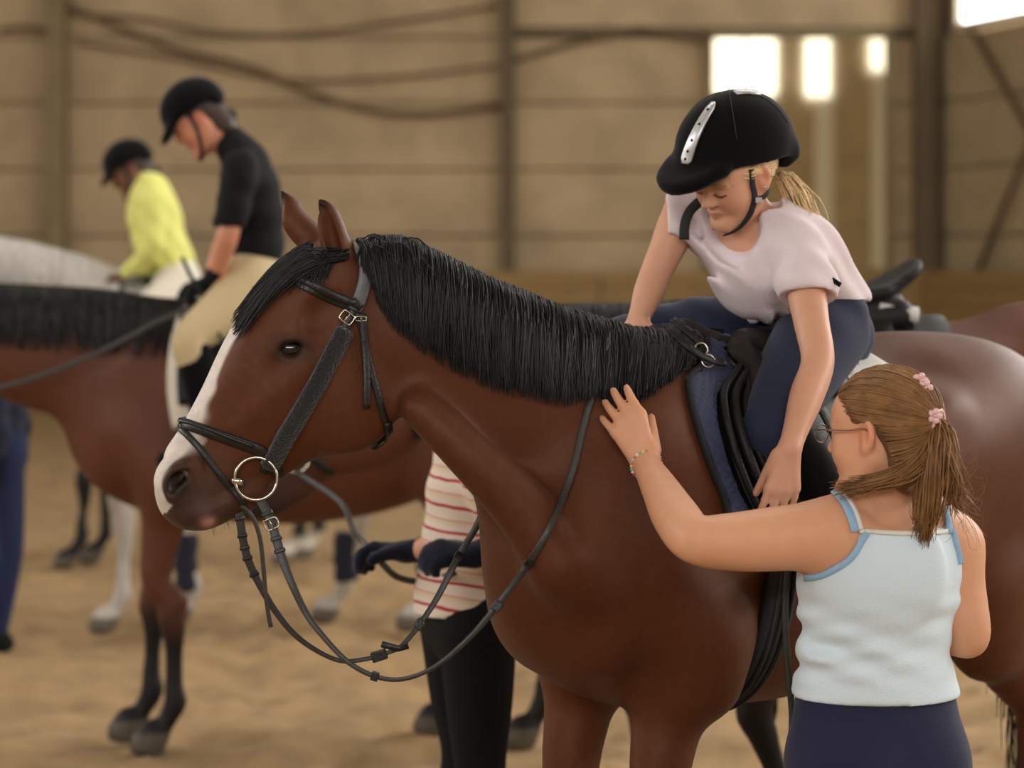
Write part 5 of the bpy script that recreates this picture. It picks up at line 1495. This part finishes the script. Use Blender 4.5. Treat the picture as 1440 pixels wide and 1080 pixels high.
# --- white horse behind
WF = Frame((222-HX)/FPX*11.2, 11.2, math.radians(3), 1.02)
M_wmane = mat('white_mane_hair', srgb(205, 200, 192), .6, var=.2, vscale=60)
white_horse, WB, _ = far_horse('white horse behind the bays at left carrying the yellow-shirted rider', WF,
    [(.10, 1.30, .26, .6), (.32, 1.45, .22, .5), (.60, 1.57, .18, .45), (.86, 1.64, .15, .5), (1.0, 1.66, .105, .62)], (1.06, 1.66), (.65, -.76),
    dict(FL=(.12, .12, .03, 0), FR=(-.02, -.12, -.14, 0), HL=(-1.25, .13, 0, 0), HR=(-.98, -.13, .12, 0)), srgb(198, 190, 182), srgb(190, 184, 176), leg=.5, h=.02, manecol=M_wmane, muzzle=True)
# --- black horse furthest back
KF = Frame((178-HX)/FPX*13.5, 13.5, math.radians(8), 1.0)
far_horse('black horse furthest back, only its legs seen below the white horse', KF, NK, (.86, 1.62), (.75, -.66),
    dict(FL=(.20, .12, .05, 0), FR=(.12, -.12, .0, 0), HL=(-1.05, .13, .08, 0), HR=(-1.1, -.13, 0, 0)), srgb(34, 29, 27), srgb(20, 18, 17), feet=[(lambda q: (q[:, 0] < -.5)*1.0, .16)], h=.024)
# --- second bay behind the front horse
SF = Frame((1050-HX)/FPX*6.65, 6.65, math.radians(2), 1.03)
second_horse, SB_, shp = far_horse('second bay horse standing right behind the front one, head low below its jaw', SF,
    [(.08, 1.24, .27, .55), (.28, 1.30, .235, .5), (.50, 1.34, .195, .5), (.70, 1.36, .15, .55), (.82, 1.38, .115, .65)], (.86, 1.375), (.80, -.60),
    dict(FL=(.11, .13, -.24, 0), FR=(.28, -.13, -.02, 0), HL=(-1.2, .13, 0, 0), HR=(-1.1, -.13, .1, 0)), srgb(94, 53, 34), srgb(22, 18, 17), leg=.60, h=.015)

# ---------------------------------------------------------------- tack of the other horses
def far_saddle(fr, bv, label, padlabel, padcol, flapm=M_sadd, white=False, dz=0.0, du=0.0):
    f2 = Frame(fr.o[0], fr.o[1], 0, fr.s); f2.h, f2.l = fr.h, fr.l; f2.o = fr.o+fr.h*du+np.array([0, 0, dz])
    root = empty('saddle', fr(-.25, 0, 1.5), label, 'saddle')
    newmesh('seat', *saddle_seat(f2, .016), M_sadd, root)
    def sk(u, th, off):
        d = fr.l*math.sin(th)+np.array([0, 0, 1])*math.cos(th); a = fr(u, 0, 1.2); h = bv.ray_cast(Vector(a+d*1.2), Vector(-d), 1.4)
        return (np.array(h[0]) if h[0] is not None else a+d*.3)+d*off
    def sheet(name, uf, ur, t0, t1, off, th_, m, par, g):
        n1, n2 = 16, 14; V = []
        for o in (off, off+th_):
            for i in range(n1):
                t = t0+(t1-t0)*i/(n1-1)
                for j in range(n2):
                    q = j/(n2-1); V.append(sk(uf(t)+(ur(t)-uf(t))*q, g*t, o))
        F = []; N_ = n1*n2
        for i in range(n1-1):
            for j in range(n2-1): q = [i*n2+j, i*n2+j+1, (i+1)*n2+j+1, (i+1)*n2+j]; F += [q[::-1], [x+N_ for x in q]]
        rim = [(0, j) for j in range(n2)]+[(i, n2-1) for i in range(1, n1)]+[(n1-1, j) for j in range(n2-2, -1, -1)]+[(i, 0) for i in range(n1-2, 0, -1)]
        for a, b in zip(rim, rim[1:]+rim[:1]): i1, i2 = a[0]*n2+a[1], b[0]*n2+b[1]; F.append([i1, i2, i2+N_, i1+N_])
        return newmesh(name, V, F, m, par)
    pad = empty('saddle_pad', fr(-.25, .1, 1.35), padlabel, 'saddle pad')
    for g in (1, -1):
        sheet('flap', lambda t: .02+.05*math.sin(t*1.4), lambda t: -.36, .2, 1.5, .03, .014, flapm, root, g)
        sheet('pad_panel', lambda t: .055+.05*math.sin(t*1.4), lambda t: -.52, .0, 1.8, .008, .014, padcol, pad, g)
        pts = [sk(-.1-.02*t, g*t, .06) for t in np.linspace(.5, 1.9, 10)]
        newmesh('stirrup_leather', *strap_vf(pts, np.tile(fr.l*g, (10, 1)), .03, .006), M_leather, root)
    full = [sk(-.02, t, .012) for t in np.linspace(1.3, 2*math.pi-1.3, 26)]
    g = newmesh('girth', *strap_vf(smooth_path(np.array(full)), np.array([nrm(q-fr(-.02, 0, 1.2)) for q in full]), .09, .016), M_girth, root)
    return root
M_padw = mat('cream_pad', srgb(214, 206, 190), .9, bump=.3, bscale=150); M_padb = mat('navy_pad_far', srgb(34, 38, 58), .85)
far_saddle(LF, LB, 'black saddle under the rider in the black shirt at left', 'cream-edged saddle pad of the left bay horse', M_padw)
far_saddle(SF, SB_, 'empty black saddle with high cantle on the second bay horse', 'dark saddle pad on the second bay horse', M_sadd, dz=.04, du=.035)
far_saddle(WF, WB, 'saddle under the yellow-shirted rider on the white horse', 'dark saddle pad on the white horse', M_padb)
# sheepskin under the second saddle
hb2 = []
for i in range(9):
    u = -.33-.013*i; o = SF(u, 0, 2.2); q = SB_.ray_cast(Vector(o), Vector((0, 0, -1)), 2); hb2.append(np.array(q[0])+[0, -.0, .02])
tagit(newmesh('half_pad', *strap_vf(hb2, np.tile((0, 0, 1.), (9, 1)), .30, .045), M_white), 'white sheepskin edge poking from under the empty second saddle', 'half pad')

def far_bridle(fr, bv, hpt, label, ringside=1):
    root = empty('bridle', fr(*hpt(.42, -.05, .06)), label, 'bridle')
    def at(a, b, g, off=.006):
        q = bv.find_nearest(Vector(fr(*hpt(a, b, g*.12)))); return np.array(q[0])+np.array(q[1])*off, np.array(q[1])
    for nm, A in (('noseband', [(.36, .10), (.37, .03), (.38, -.05), (.38, -.12)]), ('cheekpiece', [(.02, .10), (.08, .03), (.2, -.0), (.33, .0), (.41, .01)]), ('browband', [(.07, .12), (.06, .06), (.05, .02)]), ('throatlatch', [(.0, .08), (.06, -.03), (.10, -.12), (.12, -.17)])):
        for g in (1, -1):
            R_ = [at(a, b, g) for a, b in A]; pp = spline([x for x, _ in R_], 4); nn = spline([n for _, n in R_], 4)
            newmesh(nm, *strap_vf(pp, nn, .022, .006), M_leather, root)
    for g in (1, -1):
        c, n = at(.41, .015, g, .016); ring('bit_ring', c, .038, .0035, fr.l, root)
        newmesh('bit_joint', *ico(c-fr.h*-.036, (.010, .010, .010), 2), M_metal, root)
    return root, at
sbr, sat = far_bridle(SF, SB_, shp, 'dark bridle with ring bit on the lowered head of the second bay')
# breast strap and reins of the left bay
def polyline_strap(name, pts, wdt, m, par, n=5, nv=(0, -1, .1)):
    p_ = spline(pts, n); return newmesh(name, *strap_vf(p_, np.tile(nrm(nv), (len(p_), 1)), wdt, .006), m, par)
lb = empty('rein', P(260, 440, 8.3), 'dark rein running along the neck of the left bay to the gloves', 'rein')
polyline_strap('rein_strap', [P(268, 432, 8.28), P(215, 455, 8.22), P(150, 490, 8.2), (P(80, 520, 8.22)), P(0, 545, 8.24), P(-90, 560, 8.3)], .018, M_rein, lb)
wb_ = empty('rein', P(185, 400, 11.0), 'dark strap over the white horse neck before the yellow rider', 'rein')
polyline_strap('rein_strap', [P(212, 392, 11.15), P(190, 392, 11.0), P(174, 398, 10.96), P(166, 420, 10.93), P(120, 470, 10.95), P(40, 500, 10.95)], .03, M_rein, wb_)
# navy bandages of the white horse
def bandage(fr, u, v, z0, z1, r, label):
    pts = [fr(u+.01*math.sin(t*3), v, z0+(z1-z0)*t) for t in np.linspace(0, 1, 8)]
    o = newmesh('leg_bandage', *tube_vf(pts, [r*(1+.12*math.sin(i*2.5)) for i in range(8)], 14), M_padb); tagit(o, label, 'bandage', 'navy leg bandages'); return o
bandage(WF, -.055-.07, -.12, .16, .42, .055, 'navy bandage on the stepping foreleg of the white horse')
bandage(WF, -.855, -.13, .20, .42, .055, 'dark bandage on the forward hind leg of the white horse')
bandage(WF, -1.235, .13, .20, .42, .055, 'dark bandage on the rear hind leg of the white horse')
# ---------------------------------------------------------------- people builder
def far_person(J, label, group=None, shirt=None, sleeve=.45, trous=None, boots=None, gloves=None, skin=SK, helmet=False, hair=None, h=.010, S=.97, shirtmap=None, base=None, shoes=True, belt=None):
    root = empty('person', base if base is not None else J['pel'], label, 'person', group)
    tor = J['torso']; L = nrm(J['L'])
    allp = np.array([q[0] for q in tor]+[a for k in ('armL', 'armR', 'legL', 'legR') for a in J[k]]+[J['head'][0]])
    lo, hi = allp.min(0)-.26, allp.max(0)+.26; lo[2] = max(lo[2], -.03)
    def arm(F, a, grow=0, cut=None):
        sh, el_, wr = a[:3]; q = [(sh, .052*S), (sh*.5+el_*.5, .045*S), (el_, .037*S), (el_*.6+wr*.4, .037*S), (wr, .025*S)]
        if cut is not None:
            if cut <= .5: e = sh+(el_-sh)*cut*2; q = [(sh, .052*S), (e, .046*S)]
            else: e = el_+(wr-el_)*(cut-.5)*2; q = [(sh, .052*S), (sh*.5+el_*.5, .047*S), (el_, .040*S), (e, .034*S)]
        tub(F, q, .03, grow=grow)
    def leg(F, a, grow=0, part=0):
        hp_, kn, an = a[:3]; q = [(hp_, .092*S), (hp_*.5+kn*.5, .078*S), (kn, .057*S), (kn*.65+an*.35, .056*S), (an, .038*S)]
        if part == 1: q = q[:3]+[(kn*.75+an*.25, .055*S)]
        if part == 2: q = [(kn*.9+an*.1, .055*S)]+q[3:]
        tub(F, q, .03, grow=grow)
    F = fieldbox(lo, hi, h); tub(F, tor, .03, L)
    c, f, up = J['head']; tub(F, [(tor[-1][0], .05*S), (np.array(c)-nrm(up)*.06, .046*S)], .03)
    p, B = head(F, c, f, up, S, detail=True)
    for k in ('armL', 'armR'): arm(F, J[k])
    for k in ('legL', 'legR'): leg(F, J[k])
    for k, th in (('armL', -1), ('armR', 1)):
        a = J[k]; hand(F, a[2], a[3], a[4] if len(a) > 4 else (0, .3, -1), S*.95, curl=J.get('curl', (.6, .65, .7, .75)), thumb=th, k=.008)
    V, Fc = F.mesh(1); newmesh('body', V, Fc, M_skinfar, root, col=face_color(V, p, B, S, skin)); bb = bvh_of(V, Fc)
    G = fieldbox(lo, hi, h); tub(G, tor[J.get('shirt_from', 1):], .03, L, grow=.012)
    if 'hem' in J: tub(G, J['hem'], .04, L)
    for k in ('armL', 'armR'): arm(G, J[k], .012, sleeve)
    if sleeve <= .5:
        for k in ('armL', 'armR'):
            d = nrm(J[k][1]-J[k][0]); e = J[k][0]+(J[k][1]-J[k][0])*sleeve*2; G.ell(e+d*.08, (.09, .09, .07), basis((0, 1, .01), d), k=.004, op='sub')
    G.wobble(lambda X, Y, Z: .003*np.sin(55*Z+30*X+4*np.sin(12*X)))
    if 'hemcut' in J: G.plane(*J['hemcut'])
    V, Fc = G.mesh(1); so = newmesh('shirt', V, Fc, shirt, root)
    if shirtmap: so['label'] = shirtmap
    T = fieldbox(lo, hi, h); tub(T, [tor[0], (tor[0][0]*.6+tor[1][0]*.4, tor[0][1], tor[0][2])], .03, L, grow=.008)
    for k in ('legL', 'legR'): leg(T, J[k], .008, 0 if boots is None else 1)
    for q in J.get('bum', []): T.ell(q[0], q[1], k=.05)
    V, Fc = T.mesh(1); newmesh('trousers', V, Fc, trous, root)
    for k in ('legL', 'legR'):
        an = J[k][2]; fd = nrm(J[k][3]); kn = J[k][1]
        K = fieldbox(np.minimum(an, kn)-.24 if boots is not None else an-.24, np.maximum(an, kn)+.24 if boots is not None else an+.24, h)
        if boots is not None: leg(K, J[k], .008, 2)
        K.chain([[*an, .044], [*(an-[0, 0, .035]), .042]], k=.02)
        K.chain([[*(an-fd*.035-[0, 0, .045]), .038], [*(an+fd*.07-[0, 0, .05]), .040], [*(an+fd*.16-[0, 0, .055]), .032]], k=.03)
        V, Fc = K.mesh(1); newmesh('boot', V, Fc, boots or M_black, root)
    if gloves is not None:
        for k, th in (('armL', -1), ('armR', 1)):
            a = J[k]; K = fieldbox(a[2]-.26, a[2]+.26, h)
            hand(K, a[2], a[3], a[4] if len(a) > 4 else (0, .3, -1), S*.95, curl=J.get('curl', (.6, .65, .7, .75)), thumb=th, k=.008, grow=.007); tub(K, [(a[2]-nrm(a[2]-a[1])*.03, .032*S), (a[2], .031*S)], .01)
            V, Fc = K.mesh(1); newmesh('glove', V, Fc, gloves, root)
    if helmet:
        hl, _ = riding_helmet('helmet', p, B, S*1.03, root, h=.009, peak=.85)
        A = [bb.find_nearest(Vector(p(*q))) for q in ((-.078, .02, .03), (-.07, .027, -.03), (-.055, .045, -.085), (0, .08, -.12), (.055, .045, -.085), (.07, .027, -.03), (.078, .02, .03))]
        newmesh('chin_strap', *strap_vf(spline([np.array(a[0])+np.array(a[1])*.004 for a in A], 4), spline([a[1] for a in A], 4), .014, .004), M_chinstrap, hl)
    if hair is not None:
        K = fieldbox(np.array(c)-.2, np.array(c)+.2, .009); K.ell(p(0, -.014, .036), np.array([.080, .100, .088])*S, B, k=.01); K.ell(p(0, -.06, -.06), np.array([.055, .05, .07])*S, B, k=.04)
        K.ell(p(0, .115, -.03), np.array([.11, .09, .085])*S, B, k=.01, op='sub')
        V, Fc = K.mesh(1); newmesh('hair', V, Fc, hair, root)
        r3 = np.random.RandomState(4); S_ = []
        for i in range(160):
            e = r3.normal(size=3)*.009; S_.append([p(0, -.10, -.05)+e+np.array(J.get('tail', (0, 0, -1)))*t*r3.uniform(.09, .13)+np.array([0, 0, -.02*t]) for t in np.linspace(0, 1, 6)])
        newmesh('ponytail', *strands_vf(np.array(S_), .006), hair, root)
    return root
X_ = np.array([1., 0, 0])
M_dkhair = mat('dark_brown_hair', srgb(58, 40, 28), .55, var=.3, vscale=60)
# ---- rider in the black shirt
Y0 = 8.52
J = dict(L=(.1, -1, 0), pel=P(352, 400, Y0))
J['torso'] = [(P(352, 398, Y0), .105, 1.4), (P(356, 360, Y0), .095, 1.25), (P(358, 320, Y0), .093, 1.3), (P(352, 270, Y0), .095, 1.4), (P(343, 228, Y0), .072, 1.7), (P(333, 205, Y0), .05, 1.2)]
J['head'] = (P(279, 168, Y0-.02), (-.80, -.10, -.60), (-.50, 0, .86))
J['torso'][-1] = (P(322, 198, Y0), .050, 1.1)
J['armL'] = [P(338, 235, Y0-.17), P(322, 328, Y0-.22), P(302, 392, Y0-.14), (-.9, .1, -.35), (0, .2, -1)]
J['armR'] = [P(338, 235, Y0+.17), P(318, 328, Y0+.22), P(296, 396, Y0+.12), (-.9, -.1, -.3), (0, -.2, -1)]
J['legL'] = [P(348, 408, Y0-.10), P(268, 478, Y0-.28), P(300, 625, Y0-.30), LF.h]
J['legR'] = [P(348, 408, Y0+.10), P(268, 478, Y0+.30), P(300, 625, Y0+.32), LF.h]
M_beige = fabric('beige_breeches', srgb(196, 176, 136), .85, .1, .03)
far_person(J, 'rider in black T-shirt, beige breeches and black helmet on the left bay horse, looking down', 'riders', M_black, .42, M_beige, M_velvet, M_black, helmet=True, hair=M_dkhair, h=.011, skin=np.array(srgb(200, 136, 108)))
# whip held by the rider
tagit(newmesh('whip', *tube_vf([P(256, 362, 8.30), P(268, 388, 8.33), P(282, 410, 8.36), P(330, 520, 8.14)], [.007, .008, .009, .004]), M_chinstrap), 'short dark whip in the gloves of the black-shirted rider', 'whip')
# ---- rider in yellow
Y0 = 11.22
J = dict(L=(.1, -1, 0), pel=P(246, 400, Y0))
J['torso'] = [(P(250, 400, Y0), .11, 1.4), (P(238, 372, Y0), .11, 1.25), (P(224, 335, Y0), .112, 1.3), (P(216, 300, Y0), .112, 1.35), (P(211, 270, Y0), .085, 1.6), (P(203, 258, Y0), .05, 1.2)]
J['head'] = (P(184, 240, Y0-.02), (-.86, -.12, -.50), (-.45, 0, .88))
J['armL'] = [P(214, 285, Y0-.18), P(214, 350, Y0-.22), P(180, 388, Y0-.12), (-1, 0, -.1), (0, .2, -1)]
J['armR'] = [P(212, 285, Y0+.18), P(212, 350, Y0+.22), P(178, 388, Y0+.10), (-1, 0, -.1), (0, -.2, -1)]
J['legL'] = [P(250, 402, Y0-.10), P(194, 450, Y0-.32), P(230, 560, Y0-.34), WF.h]
J['legR'] = [P(250, 402, Y0+.10), P(194, 450, Y0+.34), P(230, 560, Y0+.36), WF.h]
M_yel = fabric('yellow_shirt', srgb(214, 214, 122), .85, .1, .05)
far_person(J, 'rider in bright yellow shirt and dark helmet on the white horse', 'riders', M_yel, .95, M_padw, M_velvet, None, helmet=True, hair=M_dkhair, h=.013, skin=np.array(srgb(112, 76, 56)))
# ---- handler in the striped shirt
Y0 = 5.93
def stripes():
    m = mat('striped_cotton', (1, 1, 1), .85, bump=.25, bscale=300); nt = m.node_tree; b = nt.nodes['Principled BSDF']; N, L = nt.nodes, nt.links
    tc = N.new('ShaderNodeTexCoord'); sp = N.new('ShaderNodeSeparateXYZ'); L.new(tc.outputs['Object'], sp.inputs[0])
    nz = N.new('ShaderNodeTexNoise'); nz.inputs['Scale'].default_value = 6; L.new(tc.outputs['Object'], nz.inputs['Vector'])
    a = N.new('ShaderNodeMath'); a.operation = 'MULTIPLY_ADD'; a.inputs[1].default_value = .030; L.new(nz.outputs[0], a.inputs[0]); L.new(sp.outputs[2], a.inputs[2])
    a1 = N.new('ShaderNodeMath'); a1.operation = 'MULTIPLY_ADD'; a1.inputs[1].default_value = .12; L.new(sp.outputs[0], a1.inputs[0]); L.new(a.outputs[0], a1.inputs[2])
    m_ = N.new('ShaderNodeMath'); m_.operation = 'MULTIPLY'; m_.inputs[1].default_value = 1/.062; L.new(a1.outputs[0], m_.inputs[0])
    fr_ = N.new('ShaderNodeMath'); fr_.operation = 'FRACT'; L.new(m_.outputs[0], fr_.inputs[0])
    cr = N.new('ShaderNodeValToRGB'); cr.color_ramp.interpolation = 'CONSTANT'; e = cr.color_ramp.elements
    wht = (*srgb(228, 214, 200), 1); red = (*srgb(178, 44, 52), 1); pk = (*srgb(214, 140, 134), 1); yl = (*srgb(222, 206, 172), 1)
    e[0].position = 0; e[0].color = red; e[1].position = .12; e[1].color = wht
    for pos, c_ in ((.36, yl), (.52, pk), (.58, wht), (.80, wht)): q = e.new(pos); q.color = c_
    L.new(fr_.outputs[0], cr.inputs[0]); L.new(cr.outputs[0], b.inputs['Base Color']); return m
J = dict(L=(.25, -1, 0), pel=P(655, 870, Y0))
J['torso'] = [(P(655, 880, Y0), .092, 1.4), (P(655, 830, Y0), .088, 1.3), (P(658, 770, Y0), .088, 1.3), (P(664, 700, Y0), .092, 1.35), (P(672, 630, Y0), .09, 1.6), (P(672, 590, Y0), .05, 1.2)]
J['shirt_from'] = 0; J['hem'] = [(P(658, 700, Y0), .088, 1.5), (P(652, 780, Y0), .094, 1.5), (P(642, 850, Y0), .104, 1.4), (P(640, 890, Y0), .104, 1.4)]
J['hemcut'] = (P(640, 859, Y0), nrm((.05, 0, -1)))
J['head'] = (P(660, 500, Y0), (-.9, -.3, -.2), (-.2, 0, .98))
J['armL'] = [P(668, 640, Y0-.17), P(690, 750, Y0-.26), P(668, 782, Y0-.30), (-1, -.1, .10), (.1, .5, -.8)]
J['armR'] = [P(655, 640, Y0+.10), P(672, 762, Y0-.10), P(572, 776, Y0+.02), (-1, .0, .05), (0, -.3, -1)]
J['armL'][1] = P(716, 748, Y0-.20)
a1, a2 = np.array([P(690, 870, Y0)[0]+.02, Y0-.05, .09]), np.array([P(650, 870, Y0)[0]-.08, Y0+.12, .09])
J['legL'] = [P(672, 885, Y0-.08), np.array([P(676, 1080, Y0)[0], Y0-.08, .48]), a1, (-1, -.1, 0)]
J['legR'] = [P(645, 885, Y0+.08), np.array([P(655, 1080, Y0)[0], Y0+.08, .48]), a2, (-1, 0, 0)]
M_stripe = stripes(); M_blk = fabric('black_leggings', srgb(14, 14, 16), .85, .0, .03); M_navyg = fabric('navy_knit_gloves', srgb(24, 28, 46), .9, .2, .1)
far_person(J, 'handler in red-striped white shirt, black leggings and navy gloves behind the front horse chest', None, M_stripe, .62, M_blk, None, M_navyg, hair=M_dkhair, h=.0085, S=.95, base=np.array([J['pel'][0], Y0, 0]), shirtmap='white shirt with thin red and pink stripes')
# rein from the second bay's bit to the glove
rc, rn = sat(.41, .015, 1, .016)
lr = newmesh('lead_rein', *strap_vf(spline([rc+[0, 0, -.036], P(478, 705, 6.4), P(495, 742, 6.2), P(510, 762, 5.95), P(535, 790, 5.90), P(560, 812, 5.9), P(600, 818, 5.92), P(640, 805, 5.72)], 5), side_norm(range(36)), .016, .004), M_rein)
tagit(lr, 'dark lead rein from the second bay horse to the striped handler glove', 'rein')
# ---- person at the left edge in navy trousers
Y0 = 10.6
J = dict(L=(.2, -1, 0), pel=P(0, 615, Y0)); X0 = P(4, 600, Y0)[0]
def Q(x, y, z): return np.array([X0+x, Y0+y, z])
J['torso'] = [(Q(0, 0, .86), .105, 1.4), (Q(0, 0, .98), .09, 1.3), (Q(0, 0, 1.1), .095, 1.35), (Q(0, 0, 1.2), .08, 1.6), (Q(0, 0, 1.27), .05, 1.2)]
J['head'] = (Q(-.03, 0, 1.40), (-.9, -.3, -.1), (0, 0, 1)); J['shirt_from'] = 1
J['armL'] = [Q(0, -.17, 1.18), Q(.03, -.22, .93), Q(-.08, -.24, .78), (-.4, 0, -.9), (0, 1, 0)]
J['armR'] = [Q(0, .17, 1.18), Q(.03, .22, .93), Q(-.08, .24, .78), (-.4, 0, -.9), (0, -1, 0)]
J['legL'] = [Q(.02, -.08, .85), Q(.05, -.09, .46), Q(.0, -.10, .09), (-1, -.2, 0)]
J['legR'] = [Q(-.01, .08, .85), Q(-.02, .09, .46), Q(-.06, .10, .09), (-1, 0, 0)]
far_person(J, 'person in navy trousers standing at the left edge behind the bay horse neck', None, fabric('dark_jacket', srgb(38, 42, 58)), .9, fabric('navy_trousers_far', srgb(34, 42, 72), .85), None, None, hair=M_dkhair, h=.014, S=.9, base=Q(0, 0, 0))
# hanging strap end seen under the muzzle, on the left bay's girth
bpy.context.view_layer.update()
